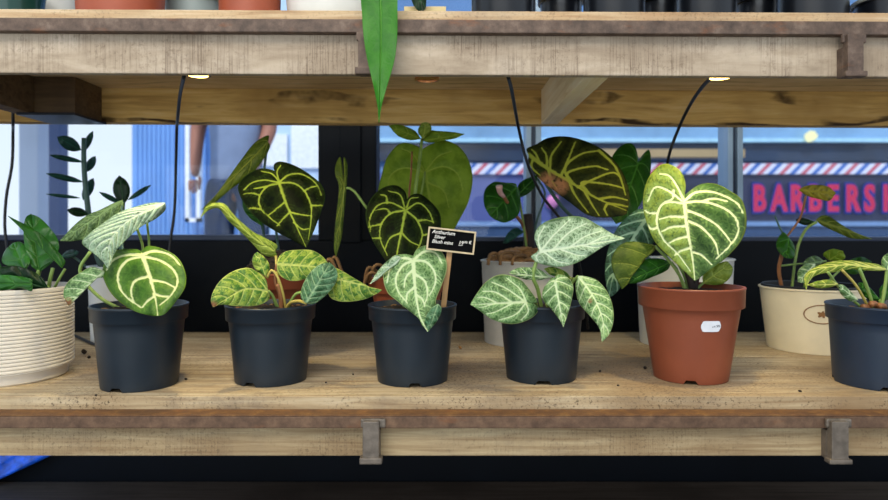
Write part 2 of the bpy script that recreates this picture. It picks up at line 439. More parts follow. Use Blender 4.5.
LG_teal = leafmat('leaf_teal_shade', '#12342c', '#1d463c', '#285848', net=.05, scale=9, rough=.4, trans=.15, v2k=.1)
LG_heart = leafmat('leaf_heart_white_vein', '#1c4f18', '#33701f', '#dbe6b4', k=.62, net=.16, netc='#86a85c', scale=14, halo=.35, haloc='#86ac6c', edge='#8a9c34', side='#7d8f26', rough=.45, v2k=.5)
LG_band = leafmat('leaf_banded_dark', '#0b2c14', '#153f20', '#98ba9c', k=.8, net=.25, netc='#5c8c6c', scale=12, halo=.4, haloc='#6a9a7a', edge='#1f4a28', v2k=.5)
LG_vary = leafmat('leaf_green_gold', '#0c2e0a', '#163c0e', '#98902a', k=.85, net=.4, netc='#a0943a', scale=9, halo=1, haloc='#9c9230', edge='#0c2408')
LG_lime = leafmat('leaf_lime', '#6e8a28', '#8ca23c', '#a6b450', k=.9, net=.3, scale=10, v2k=.4)
LG_hang = leafmat('leaf_long_green', '#2f7a1c', '#3f8a22', '#6ca848', net=.05, scale=9, rough=.36, trans=.35, edge='#589a34', v2k=.08)

# ------------------------------------------------------------------ setting
def tz(v):   # the upper shelf dips a little to the right
    return Vector((v[0], v[1], v[2] - v[0] * .0045))

def bxs(name, a, b, mat, parent=None, bev=.0015, fn=None, kind=None):
    return MB().box(a, b, bev, fn).build(name, mat, parent, kind=kind)

XL, XR = -.98, .98
bxs('floor', (-2.2, -1.2, -.05), (2.2, 1.30, 0), M_floor, bev=0, kind='structure')
pav = plain('pavement', '#9aa4b0', .8, 0, .1, 3)
bxs('pavement', (-14, 1.42, -.06), (14, 9.0, .0), pav, bev=0, kind='structure')
# window wall behind the shelf: black panel, sill, posts, panes
wb = MB().box((-2.2, 1.30, 0), (2.2, 1.36, CZ - .026)).box((-2.2, 1.295, CZ + .62), (2.2, 1.37, CZ + 1.2))
wb.build('wall_back', M_black, kind='structure')
sill = plain('blue_black_sill', '#1c2a44', .35, .2, .1, 10)
bxs('trim_1', (-2.2, 1.31, CZ - .026), (-.243, 1.40, CZ - .014), sill, bev=.002, kind='structure')
bxs('trim_2', (-.145, 1.31, CZ - .030), (2.2, 1.40, CZ - .018), sill, bev=.002, kind='structure')
def fx(px, d): return (px - 444) / F * d
p = MB().box((fx(319, 1.31), 1.30, CZ - .026), (fx(377, 1.31), 1.37, CZ + .62), .003)
p.box((fx(341, 1.31), 1.292, CZ - .03), (fx(362, 1.31), 1.30, CZ + .62), .002)
p.build('trim_3', M_black, kind='structure')
grey_al = plain('pale_aluminium', '#8aa0b4', .4, .3, .06, 20)
for i, (a, b) in enumerate(((526, 541), (727, 742))):
    m = MB().box((fx(a, 1.33), 1.325, CZ - .018), (fx(a + 5, 1.33), 1.375, CZ + .62), .001)
    m.box((fx(a + 9.5, 1.33), 1.325, CZ - .018), (fx(b, 1.33), 1.375, CZ + .62), .001)
    m.build('trim_%d' % (4 + i), grey_al, kind='structure')
    bxs('trim_%d' % (6 + i), (fx(a + 5, 1.33), 1.335, CZ - .018), (fx(a + 9.5, 1.33), 1.375, CZ + .62), plain('dark_gasket', '#27364a', .5), bev=0, kind='structure')
g = NT('window_glass')
tr = g.new('ShaderNodeBsdfTransparent'); tr.inputs[0].default_value = (.94, .97, 1, 1)
gl = g.new('ShaderNodeBsdfGlossy'); gl.inputs['Roughness'].default_value = .02
mx = g.new('ShaderNodeMixShader'); mx.inputs[0].default_value = .012
g.link(tr.outputs[0], mx.inputs[1]); g.link(gl.outputs[0], mx.inputs[2]); g.link(mx.outputs[0], g.out.inputs[0])
for i, (a, b) in enumerate(((-1000, 319), (377, 526), (541, 727), (742, 1500))):
    bxs('window_%d' % (i + 1), (fx(a, 1.33) if a > -900 else -2.2, 1.345, CZ - .016), (fx(b, 1.33) if b < 1400 else 2.2, 1.351, CZ + .62), g.m, bev=0, kind='structure')

# ------------------------------------------------------------------ lower shelf
sh = thing('wooden_shelf', (0, 1.03, SZ - .03), 'lower weathered wooden shelf with rusty iron edge, carrying the row of potted plants', 'shelf')
m = MB()
for k, (a, b) in enumerate(((.785, .905), (.9055, 1.03), (1.0305, 1.15), (1.1505, 1.27))):
    m.box((XL, a, SZ - .0168), (XR, b, SZ - .0003 * (k % 2)), .0012)
m.build('board', M_board, sh)
bxs('front_plank', (XL, .772, CZ - .2708), (XR, .800, SZ - .0169), M_fascia_lo, sh)
bxs('rear_plank', (XL, 1.235, CZ - .2708), (XR, 1.262, SZ - .0169), M_fascia_lo, sh)
bxs('iron_edge', (XL, .7605, CZ - .2345), (XR, .772, CZ - .2206), M_iron_lo, sh, .0012)
bxs('rusty_lip', (XL, .7605, CZ - .2206), (XR, .785, CZ - .2188), M_rust, sh, .0006)
def bracket(a, b, ztop, zbot, foot, parent, fn=None, side=False):
    m = MB(); y0 = .750
    xa, xb = fx(a, y0), fx(b, y0)
    m.box((xa, y0, zbot), (xb, .7605, ztop), .0012, fn)
    m.box((xa - .0035, y0 - .002, zbot - .002), (xb + .0035, .7605, zbot + foot), .0015, fn)
    m.box((xa, .7605, zbot), (xb, .772, ztop - .013), .0008, fn)
    m.box((xa - .003, y0 + .0055, ztop - .009), (xb + .007, .7605, ztop + .0015), .002, fn)
    return m.build('bracket', M_weld if not side else M_iron, parent)
bracket(362.5, 379, CZ - .2235, CZ - .2705, .0055, sh)
bracket(832, 849, CZ - .2235, CZ - .2705, .0035, sh)

# ------------------------------------------------------------------ upper shelf
us = thing('wooden_shelf', (0, 1.0, UZ - .03), 'upper weathered wooden shelf above the plants, pots cropped along its top', 'shelf')
m = MB()
for k, (a, b) in enumerate(((.785, .905), (.9055, 1.03), (1.0305, 1.175))):
    m.box((XL, a, UZ - .0168), (XR, b, UZ - .0003 * (k % 2)), .0012, tz)
m.build('board', M_under, us)
bxs('front_edge_strip', (XL, .781, UZ - .0168), (XR, .7848, UZ), M_board_up, us, .001, tz)
bxs('front_plank', (XL, .772, CZ + .1820), (XR, .784, UZ - .0169), M_fascia_up, us, .0015, tz)
bxs('rear_plank', (XL, 1.144, CZ + .1835), (XR, 1.172, UZ - .0169), M_back, us, .0015, tz)
bxs('iron_edge', (XL, .7605, CZ + .2285), (XR, .781, CZ + .2442), M_iron, us, .0012, tz)
bxs('joist', (.171, .7845, CZ + .1835), (.200, 1.1435, UZ - .0170), M_joist, us, .001, tz)
bxs('joist', (-.70, .7845, CZ + .1835), (-.669, 1.1435, UZ - .0170), M_blk, us, .001, tz)
bxs('corner_block', (fx(34, 1.06), 1.06, CZ + .1835), (fx(75, 1.06), 1.1435, UZ - .0170), M_blk, us, .001, tz)
bxs('corner_plate', (fx(22, 1.06), 1.045, CZ + .1790), (fx(80, 1.06), 1.1435, CZ + .1832), plain('plate_dark', '#161a22', .4, .5), us, .0006, tz)
bracket(358, 373, CZ + .2265, CZ + .1790, .0065, us, tz, True)
bracket(848, 864, CZ + .2265, CZ + .1790, .0045, us, tz, True)

# plinth board and dark back under the lower shelf
bxs('trim_8', (-1.3, .80, .0), (1.3, 1.295, .215), M_dkwood, bev=.002, kind='structure')

# ------------------------------------------------------------------ pots and plants
def pot(parent, c, h, R, rt, rb, band, mat, soil=.022, notch=(), soilm=None, name='pot', mound=.006, rimw=.0022, seg=80):
    prof = [(0, .003), (rb - .003, .003), (rb - .0012, .0), (rb, .0006)]
    for k in (.15, .5, .85): prof.append((rb + (rt - rb) * k, (h - band) * k))
    prof += [(rt, h - band - .0008), (rt + .0004, h - band)]
    if band: prof += [(R - .0012, h - band + .0004), (R - .0006, h - band + .0014)]
    prof += [(R, h - .003), (R + .0007, h - .0022), (R + .0007, h - .0006), (R, h), (R - rimw, h), (R - rimw - .0005, h - .001)]
    ri = min(R - rimw - .002, rt - .004) if band else R - rimw - .002
    prof += [(ri, h - .016 if band else h - .012), (rb - .002 + (ri - rb) * .6, h * .5), (rb - .004, .0045), (0, .0045)]
    o = lathe(name, c, prof, mat, parent, seg, notch=((1, 2, 3), notch, .17, .005) if notch else None)
    rs = (R - rimw) + (ri - R + rimw) * min(1, max(0, (soil - .001) / (.015 if band else .011))) - .0004
    soil_disc(parent, c, h - soil, rs, soilm or M_soil, mound)
    return o
def soil_disc(parent, c, z, r, mat, mound):
    vs = []; fs = []; n = 16; seg = 48
    for i in range(n + 1):
        rr = r * i / n
        for j in range(seg):
            a = 2 * PI * j / seg
            p = Vector((c[0] + rr * math.cos(a), c[1] + rr * math.sin(a), c[2] + z))
            p.z += mound * (1 - (i / n) ** 2) + .0022 * mnoise.noise(p * 190) + .002 * mnoise.noise(p * 70)
            vs.append(p)
    for i in range(n):
        for j in range(seg): fs.append((i * seg + j, i * seg + (j + 1) % seg, (i + 1) * seg + (j + 1) % seg, (i + 1) * seg + j))
    k = len(vs)
    for j in range(seg):
        v = vs[n * seg + j].copy(); v.z -= .010; v.x += (c[0] - v.x) * .12; v.y += (c[1] - v.y) * .12; vs.append(v)
    for j in range(seg): fs.append((n * seg + j, n * seg + (j + 1) % seg, k + (j + 1) % seg, k + j))
    o = obj('soil', vs, fs, mat, parent, smooth=True)
    bm = bmesh.new(); bm.from_mesh(o.data); bmesh.ops.remove_doubles(bm, verts=bm.verts, dist=1e-5); bm.to_mesh(o.data); bm.free()
    return o
def chunk(name, c, r, mat, parent=None, sq=.7, seed=0, **k):
    bm = bmesh.new(); bmesh.ops.create_icosphere(bm, subdivisions=2, radius=r)
    rot = Matrix.Rotation(seed * 1.7, 3, 'Z') @ Matrix.Rotation(seed * .9, 3, 'X')
    for v in bm.verts:
        v.co *= 1 + .35 * mnoise.noise(v.co / r * 1.1 + Vector((seed, seed * 2, 0)))
        v.co.z *= sq; v.co.x *= 1.25; v.co = rot @ v.co
    bm.verts.index_update()
    zmin = min(v.co.z for v in bm.verts)
    vs = [v.co + Vector(c) + (Vector((0, 0, -zmin)) if parent is None else Vector()) for v in bm.verts]; fs = [[v.index for v in f.verts] for f in bm.faces]; bm.free()
    return obj(name, vs, fs, mat, parent, smooth=True, **k)
def chips(parent, c, z, r, n, mat, size=.005, name='bark_chip', seed=0, amin=0., amax=2 * PI, mound=0.):
    m = MB(); rnd = random.Random(seed)
    for i in range(n):
        a = rnd.uniform(amin, amax); q = r * math.sqrt(rnd.random()); s = size * rnd.uniform(.5, 1.2)
        bm = bmesh.new(); bmesh.ops.create_icosphere(bm, subdivisions=1, radius=s)
        R3 = Matrix.Rotation(rnd.uniform(0, 6), 3, 'Z') @ Matrix.Rotation(rnd.uniform(-.7, .7), 3, 'X')
        for v in bm.verts:
            v.co = Vector((v.co.x * 1.5, v.co.y * .8, v.co.z * .45)) * (1 + .3 * rnd.random()); v.co = R3 @ v.co
        bm.verts.index_update()
        p = Vector((c[0] + q * math.cos(a), c[1] + q * math.sin(a), c[2] + z + rnd.uniform(0, size * .5) + mound * (1 - (q / r) ** 2)))
        m.add([v.co + p for v in bm.verts], [[v.index for v in f.verts] for f in bm.faces]); bm.free()
    o = m.build(name, mat, parent); o['kind'] = 'stuff'
    return o
def at(px, d, z=SZ): return Vector((fx(px, d), d, z))

GF = 'potted plants in the front row'
GB = 'potted plants in the back row'
D12 = dict(h=.1015, R=.0588, rt=.0545, rb=.0465, band=.020, soil=.009)

# --- front 1: ivory ribbed pot
c = at(6, .890)
P = thing('potted_plant', c, 'glossy green leafy plant in a wide ivory pot with horizontal ribs', 'potted plant', GF)
prof = [(0, .003), (.068, .003), (.0705, 0), (.0725, .002), (.0725, .013), (.0725, .0145), (.0790, .0155)]
nr = 21; h0, h1 = .0165, .118
for k in range(nr):
    z = h0 + (h1 - h0) * k / nr; dz = (h1 - h0) / nr
    prof += [(.0786, z), (.0803, z + dz * .3), (.0803, z + dz * .7), (.0786, z + dz * .98)]
prof += [(.0800, h1 + .001), (.0805, .1235), (.0800, .1245), (.0765, .1245), (.0758, .1235), (.0750, .10), (.070, .02), (0, .02)]
lathe('ribbed_pot', c, [(r * 1.02, z * .99) for r, z in prof], M_ivory, P, 96)
soil_disc(P, c, .108, .0742, M_soil, .004)
o = (0, 200, 5)
leaf(P, LG_zz, (39, 272), (31, 214), cc(*o, [(150, 320), (125, 230), (118, 150), (128, 90)]), cc(*o, [(225, 340), (270, 300), (295, 240), (285, 190), (250, 140), (200, 90)]), .90, .93, -.01, .0, gen=4, wv=.7)
leaf(P, LG_plain, (62, 268), (8, 216), [(65, 261), (56, 249), (42, 235), (24, 224)], [(61, 264), (49, 251), (35, 237), (20, 226)], .87, .89, gen=3, wv=.5)
leaf(P, LG_zz, (25, 270), (13, 243), [(12, 267), (2, 262), (5, 251)], [(30, 262), (28, 248), (20, 242)], .89, .92, gen=3, wv=.6)
leaf(P, LG_zzd, (48, 288), (-14, 270), [(42, 278), (30, 270), (12, 266)], [(36, 290), (20, 291), (0, 285)], .87, .85, gen=3, wv=.6)
leaf(P, LG_zz, (32, 284), (-16, 283), [(31, 279), (16, 276), (0, 275.5)], [(31.5, 291), (20, 288), (0, 290)], .83, .84, 0, -.004, gen=3, wv=.6)
leaf(P, LG_zz, (-5, 285), (-28, 238), [(-22, 275), (-38, 255)], [(2, 270), (-8, 250)], .90, .93, gen=3, wv=.6)
stem(P, [(53, 268, .89), (50, 280, .89), (47, 297, .90)], .0026, M_stemg)
stem(P, [(65, 269, .875), (58, 281, .88), (50, 297, .90)], .0018, M_stemg)
stem(P, [(39, 270, .90), (36, 284, .90), (30, 299, .90)], .003, M_stemg)
stem(P, [(25, 268, .90), (26, 284, .90), (22, 299, .90)], .0025, M_stemg)
stem(P, [(48, 287, .87), (42, 293, .88), (36, 300, .90)], .002, M_stemg)
stem(P, [(30, 285, .835), (27, 292, .86), (24, 300, .89)], .002, M_stemg)
stem(P, [(-5, 284, .90), (-3, 292, .90), (5, 300, .90)], .002, M_stemg)

# --- front 2: dark pot with the round leaf
c = at(140, .845)
P = thing('potted_plant', c, 'dark pot plant with round cream-veined leaf over its rim, beside the ribbed ivory pot', 'potted plant', GF)
pot(P, c, **dict(D12, h=.1045, R=.0590), mat=M_pot, notch=(-1.75, .9, 3.0))
chips(P, c, .0970, .05, 60, M_root, .003, 'soil_crumb', 3)
o = (55, 195, 4)
leaf(P, LG_big, (142.5, 255), (158, 316), cc(*o, [(320, 217), (250, 222), (205, 262), (190, 310), (210, 370), (250, 420), (320, 465), (385, 482)]),
     cc(*o, [(372, 205), (430, 215), (490, 250), (522, 310), (520, 370), (480, 430), (440, 475)]), .815, .773, .006, .008, notch=(141.5, 251.5),
     mid=cc(*o, [(375, 310), (400, 400)]), wv=1.4, veins=[cc(*o, v) for v in (
         [(350, 245), (420, 262), (475, 300), (490, 350), (465, 400), (420, 440)], [(350, 245), (290, 262), (255, 310), (258, 365), (290, 410), (345, 450)],
         [(375, 325), (320, 345), (305, 390), (318, 430)], [(385, 340), (440, 350), (482, 372)], [(348, 240), (290, 240), (235, 260), (208, 300)],
         [(352, 238), (400, 225), (460, 240), (500, 280)], [(395, 395), (430, 405), (460, 405)], [(398, 405), (370, 425), (350, 450)])])
leaf(P, LG_dull, (122, 200), (60, 241), [(112, 204), (100, 210), (90, 214), (78, 222), (67, 233)], [(124, 207), (116, 216), (104, 228), (88, 238), (73, 241)], .90, .86, gen=5, wv=.8)
leaf(P, LG_silver, (165, 203), (108, 269), [(152, 203), (135, 207), (118, 213), (102, 224), (90, 233), (82, 242), (88, 249), (97, 256), (104, 263)],
     [(165, 210), (155, 219), (142, 226), (128, 238), (116, 251)], .83, .80, -.012, .012, mid=[(135, 216), (115, 233), (108, 250)], gen=9, wv=1.1, sweep=.2)
leaf(P, LG_silver2, (104, 271), (69, 306), [(92, 267), (80, 273), (70, 280), (64.5, 288), (64, 297)], [(103, 277), (92, 279), (83, 287), (75, 296), (72, 301)], .815, .79, gen=5, wv=.8, spots=((68, 302, 5),))
stem(P, [(90, 252, .83), (80, 272, .835), (98, 296, .84), (126, 312, .845)], .0022, M_stemg)
stem(P, [(137, 228, .835), (143, 250, .85), (140, 285, .85), (136, 313, .845)], .0017, M_stemg)
stem(P, [(147, 222, .84), (149, 247, .86), (146, 285, .855), (140, 313, .85)], .0015, M_stemg)
stem(P, [(122, 201, .90), (122, 240, .88), (128, 285, .86), (134, 313, .85)], .0015, M_stemt)
stem(P, [(142.5, 255, .816), (145, 275, .84), (142, 313, .845)], .0016, M_stemg)
stem(P, [(104, 271, .815), (118, 285, .83), (130, 313, .84)], .0016, M_stemg)

# --- front 3: dark pot, yellow flecked leaves
c = at(271, .872)
P = thing('potted_plant', c, 'dark pot plant with low yellow-green flecked leaves, second dark pot from left', 'potted plant', GF)
pot(P, c, **D12, mat=M_pot, notch=(-1.9, .4, 2.6))
chips(P, c, .0945, .05, 70, M_root, .0032, 'soil_crumb', 4)
leaf(P, LG_yellow, (268, 291), (213, 307), [(266, 280), (259, 273), (248, 268), (234, 271), (222, 279), (214, 290), (211, 300)], [(269, 299), (257, 305.5), (236, 306), (222, 304.5)], .845, .80, .012, -.004, mid=[(245, 289), (226, 299)], gen=6, wv=.9, spots=((213, 306, 5.5),))
leaf(P, LG_lime, (275, 251), (201, 217), [(277, 245), (265, 238), (252, 231), (235, 216), (225, 204.5), (215, 203), (206, 207)], [(276, 256), (264, 255), (252, 243), (243, 234), (229, 221), (219, 208.5), (209, 210)], .875, .855, gen=6, wv=.7, mid=[(252, 236), (231, 216), (219, 206), (207, 209)])
leaf(P, LG_yellow, (266, 277), (257.5, 252), [(256, 270), (252.5, 262), (254, 255)], [(269, 271), (269, 264), (263, 256)], .855, .86, gen=3, wv=.6)
leaf(P, LG_yellow, (277, 264), (331, 268), [(279, 257), (286, 251.5), (298, 250), (312, 250.5), (323, 257)], [(278, 273), (286, 279.5), (296, 281), (308, 278), (322, 272)], .862, .868, .02, -.01, gen=6, wv=.9)
leaf(P, LG_yellow, (326, 276), (382, 290), [(333, 268), (342, 271), (352, 277), (364, 284), (373, 288.5)], [(329, 295), (338, 301), (351, 301.5), (365, 299), (377, 293.5)], .85, .835, .008, -.004, gen=6, wv=.8)
leaf(P, LG_fleck, (306, 303), (330, 262.5), [(301, 297), (302.5, 286), (309, 274), (319, 265)], [(313, 304), (320, 300), (331, 290), (337, 279.5), (336.5, 270)], .822, .832, .003, .003, gen=6, wv=.8)
stem(P, [(276, 256, .872), (277, 272, .862), (280, 288, .86), (283, 312, .868)], .0018, M_stemy)
stem(P, [(267, 278, .855), (272, 270, .852), (279, 280, .852), (284, 298, .858), (286, 314, .866)], .0016, M_stemy)
stem(P, [(268, 291, .845), (273, 297, .852), (280, 314, .864)], .0022, M_stemg)
stem(P, [(277, 264, .862), (275, 280, .862), (281, 300, .864), (282, 314, .868)], .002, M_stemb)
stem(P, [(306, 303, .822), (298, 301, .838), (289, 304, .855), (285, 314, .866)], .002, M_stemy)
stem(P, [(326, 278, .85), (312, 292, .85), (296, 294, .858), (286, 312, .868)], .002, M_stemg)
stem(P, [(278, 284, .856), (281, 296, .860), (281, 314, .866)], .0034, M_stemb, 'stem')

# --- front 4: dark pot with the price sign
c = at(412.5, .872)
P = thing('potted_plant', c, 'dark pot plant with one pale heart leaf drooping over the rim, holding the price sign', 'potted plant', GF)
pot(P, c, **D12, mat=M_pot, notch=(-1.45, .6, 2.8))
chips(P, c, .0945, .05, 70, M_root, .0032, 'soil_crumb', 5)
o = (355, 225, 4.17)
leaf(P, LG_silver, (401, 258), (370, 284), cc(*o, [(170, 128), (130, 155), (90, 200)]), cc(*o, [(180, 160), (135, 190), (100, 222)]), .852, .83, gen=3, wv=.7)
leaf(P, LG_silver2, (413.3, 260), (428, 332), cc(*o, [(210, 122), (160, 130), (130, 170), (118, 220), (135, 280), (180, 320), (230, 360), (265, 388), (280, 415)]),
     cc(*o, [(260, 100), (300, 85), (345, 95), (378, 140), (382, 190), (362, 250), (338, 310), (340, 350), (325, 400)]), .845, .775, .012, .008, notch=(413.3, 256),
     mid=cc(*o, [(250, 250), (268, 370)]), wv=1.35, veins=[cc(*o, v) for v in (
         [(245, 150), (290, 152), (328, 190), (335, 240), (310, 295)], [(248, 205), (290, 235), (302, 290), (290, 330)], [(245, 145), (290, 112), (335, 118), (362, 160)],
         [(240, 150), (200, 170), (172, 220), (180, 275), (218, 325)], [(240, 145), (190, 140), (148, 180), (135, 240)], [(250, 260), (220, 285), (215, 315)], [(255, 290), (280, 310), (290, 340)], [(247, 185), (215, 215), (205, 260)])], spots=((434, 322, 4),))
leaf(P, LG_fleck, (438, 304), (428.5, 331), [(441.5, 309), (437.5, 320)], [(431, 309), (424.5, 321)], .785, .773, gen=3, wv=.5, name='curled_leaf_tip', quilt=.0008)
stem(P, [(413.3, 260, .846), (412, 275, .862), (409, 295, .87), (408, 314, .872)], .002, M_stemg)
stem(P, [(401, 258, .853), (403, 280, .868), (404, 314, .872)], .0016, M_stemg)

# price sign
tagc = W(443, 306, .845)
PS = thing('price_sign', Vector((tagc.x, tagc.y, tagc.z - .012)), 'small slate price sign in a wooden frame on a stake, handwritten in white', 'sign')
TL, TR, BR, BL = W(427, 226.3, .842), W(474.7, 231.8, .846), W(473.6, 255.6, .846), W(426, 249.5, .842)
ux = (TR - TL); wS = ux.length; ux.normalize(); uy = (TL - BL); hS = uy.length; uy = (uy - ux * uy.dot(ux)).normalized(); uz = ux.cross(uy)
MT = Matrix((ux, uy, uz)).transposed().to_4x4(); MT.translation = BL
def tb(m, a, b, bev=.0003): m.box(a, b, bev, lambda v: MT @ v); return m
fw = .0022
tb(MB(), (fw * .6, fw * .6, -.0012), (wS - fw * .6, hS - fw * .6, .0008)).build('slate_panel', M_slate, PS)
m = MB()
tb(m, (0, 0, -.0018), (wS, fw, .0022), .0005); tb(m, (0, hS - fw, -.0018), (wS, hS, .0022), .0005)
tb(m, (0, fw, -.0018), (fw, hS - fw, .0022), .0005); tb(m, (wS - fw, fw, -.0018), (wS, hS - fw, .0022), .0005)
m.build('frame', M_tagwood, PS)
def wr(s, x, y, sz, sh=.25): text('lettering', s, sz, M_chalk, PS, MT @ Matrix.Translation((x, y, .0009)), .0001, .00006, sh, sx=1.0)
wr('Anthurium', .0052, .0222, .0068); wr('Silver', .0085, .0160, .0064); wr('Blush mint', .0062, .0098, .0064)
wr('19', .0410, .0115, .0066, .1); wr('00', .0482, .0138, .0040, .1); wr('\u20ac', .0540, .0135, .0055, .1)
text('lettering', '_', .0070, M_chalk, PS, MT @ Matrix.Translation((.0412, .0110, .0009)), .0001, .0001, 0, sx=1.5)
s0, s1 = W(449.5, 253, .850), W(443.5, 306, .845)
ax = (s1 - s0); Ls = ax.length; ax.normalize(); sx_ = ax.cross(Vector((0, 1, 0))).normalized(); sy_ = ax.cross(sx_)
MS = Matrix((sx_, sy_, ax)).transposed().to_4x4(); MS.translation = s0
MB().box((-.0035, -.0012, -.012), (.0035, .0012, Ls + .012), .0004, lambda v: MS @ v).build('stake', M_stake, PS)

# --- front 5: dark pot, pale silver leaves
c = at(541, .885)
P = thing('potted_plant', c, 'dark pot plant crowned by several silver-veined pointed leaves, left of the terracotta pot', 'potted plant', GF)
pot(P, c, **D12, mat=M_pot, notch=(-1.65, .5, 2.7))
chips(P, c, .0945, .05, 60, M_root, .0032, 'soil_crumb', 6)
o = (465, 205, 3.57)
leaf(P, LG_yellow, (573, 280), (544, 269), [(566, 272), (556, 267.5), (549, 267)], [(577, 278), (562, 277), (551, 275)], .87, .88, gen=4, wv=.7)
leaf(P, LG_silver2, (552, 277.5), (509, 273), [(543, 271.5), (535, 268), (521, 267.5), (513, 270)], [(545, 279), (537, 280), (524, 279)], .872, .85, gen=5, wv=.8)
leaf(P, LG_silver2, (526, 302), (470.5, 304.5), cc(*o, [(258, 345), (228, 300), (190, 262), (130, 248), (80, 270), (40, 320)]), cc(*o, [(262, 372), (235, 405), (170, 425), (100, 410), (50, 375)]), .825, .80, .012, -.006, notch=(533, 303), wv=.95,
     veins=[cc(*o, v) for v in ([(218, 345), (195, 300), (150, 262)], [(215, 345), (150, 300), (95, 275)], [(165, 345), (110, 312), (62, 308)], [(110, 347), (70, 330), (45, 330)], [(218, 350), (225, 380), (200, 410)], [(215, 350), (180, 390), (120, 410)], [(170, 350), (110, 380), (75, 388)], [(110, 350), (70, 362), (50, 365)])])
leaf(P, LG_silver2, (578.5, 276), (602, 342), cc(*o, [(395, 290), (408, 350), (450, 400), (480, 440)]), cc(*o, [(430, 255), (472, 270), (507, 310), (526, 360), (530, 410), (515, 460)]), .85, .815, .004, .008, mid=[(594, 298), (603, 322)], gen=6, wv=.9, spots=((590, 301, 2.5),))
leaf(P, LG_silver2, (555, 281), (563.5, 327), cc(*o, [(300, 272), (280, 300), (278, 335), (308, 370), (338, 410)]), cc(*o, [(335, 248), (365, 258), (386, 290), (380, 340), (365, 395)]), .82, .80, .006, .006, gen=5, wv=.85, notch=(555, 277))
leaf(P, LG_silver, (539.5, 252), (625, 238.3), cc(*o, [(262, 155), (248, 115), (262, 80), (300, 55), (360, 42), (420, 44), (480, 75), (530, 105)]), cc(*o, [(236, 187), (270, 210), (340, 221), (400, 206), (450, 177), (510, 140)]), .862, .84, .022, -.014, notch=(537, 252), wv=1.0,
     veins=[cc(*o, v) for v in ([(270, 160), (262, 120), (285, 75)], [(272, 162), (320, 105), (375, 52)], [(315, 158), (370, 100), (435, 65)], [(375, 150), (430, 112), (490, 92)], [(440, 140), (490, 115), (520, 108)], [(268, 170), (255, 185), (262, 200)], [(285, 170), (330, 200), (370, 208)], [(345, 160), (400, 178), (430, 178)], [(420, 145), (460, 150), (490, 148)])])
stem(P, [(540, 252, .863), (533, 275, .86), (538, 290, .868), (543, 316, .882)], .0026, M_stemg)
stem(P, [(526, 302, .826), (533, 297, .845), (540, 316, .875)], .0022, M_stemg)
stem(P, [(578, 276, .851), (567, 290, .868), (550, 316, .882)], .002, M_stemg)
stem(P, [(555, 281, .821), (551, 292, .85), (546, 316, .88)], .002, M_stemg)
stem(P, [(552, 277, .873), (548, 292, .878), (545, 316, .884)], .0018, M_stemg)
stem(P, [(573, 280, .871), (560, 292, .878), (547, 316, .886)], .0018, M_stemg)

# --- front 6: terracotta pot with price sticker
c = at(690.5, .885)
P = thing('potted_plant', c, 'large upright heart-leaf plant in a reddish terracotta plastic pot with a white sticker', 'potted plant', GF)
pr = pot(P, c, .1245, .0686, .0630, .0480, .027, M_terra, soil=.010, notch=(-1.95, .2, 2.4), mound=.006)
# sticker on the side of the pot
def on_pot(c, px, py, r0, rr, h):
    return None
st_v = []; st_f = []; aC = -1.515; zc = .0780
n = 10
outl = [(-.0104, 0), (-.0090, .0022), (-.0086, .0052), (.0086, .0052), (.0090, .0022), (.0104, 0), (.0090, -.0022), (.0086, -.0052), (-.0086, -.0052), (-.0090, -.0022)]
def pot_pt(u, v, lift=.0006):
    z = zc + v; r = .0480 + (.0635 - .0480) * z / .0965 + lift; a = aC + u / r
    return Vector((c.x + r * math.cos(a), c.y + r * math.sin(a), c.z + z))
grid = []
for i in range(13):
    u = -.0130 + .0260 * i / 12
    hh = .0070 if abs(u) < .0105 else .0070 * max(0.0, (1 - (abs(u) - .0105) / .0025 * .75))
    grid.append([pot_pt(u, -hh), pot_pt(u, 0), pot_pt(u, hh)])
vs = [p for g_ in grid for p in g_]; fs = []
for i in range(12):
    for j in range(2): fs.append((i * 3 + j, (i + 1) * 3 + j, (i + 1) * 3 + j + 1, i * 3 + j + 1))
sk = obj('price_sticker', vs, fs, plain('paper_white', '#e8ecf2', .6), pr); sk['label'] = 'white paper price sticker'
sm = sk.modifiers.new('thickness', 'SOLIDIFY'); sm.thickness = .0002
Lp = pot_pt(.0005, -.0012, .0009); tdir = (pot_pt(.004, 0) - pot_pt(0, 0)).normalized(); nd = Vector((math.cos(aC), math.sin(aC), 0)); upd = nd.cross(tdir)
if upd.z < 0: upd = -upd
MM = Matrix((tdir, upd, tdir.cross(upd))).transposed().to_4x4(); MM.translation = Lp
text('sticker_print', '24.99', .0048, plain('print_grey', '#4a4c58', .7), sk, MM, .00004)
o = (600, 155, 3.45)
leaf(P, LG_band, (650, 214), (609, 298), [(640, 209), (628, 216), (616, 230), (608, 250), (605, 270), (606.5, 286)], [(657, 236), (646, 250), (632, 266), (623, 283), (616, 293)], .935, .895, .01, .0, gen=6, wv=1.3, mid=[(632, 240), (614, 275)])
leaf(P, LG_plain, (671, 262), (624, 283), [(658, 258.5), (643, 260), (631, 269)], [(667, 270), (652, 277), (636, 283)], .90, .87, gen=4, wv=.5)
leaf(P, LG_olive2, (655, 246), (622, 289), cc(*o, [(175, 308), (120, 299), (70, 310), (40, 358), (48, 410)]), cc(*o, [(188, 330), (150, 362), (112, 400), (98, 440)]), .882, .855, gen=4, wv=.5)
leaf(P, LG_lime, (703, 283), (730, 264), cc(*o, [(358, 410), (400, 380), (435, 367)]), cc(*o, [(375, 447), (420, 446), (450, 420), (458, 392)]), .89, .90, gen=3, wv=.6)
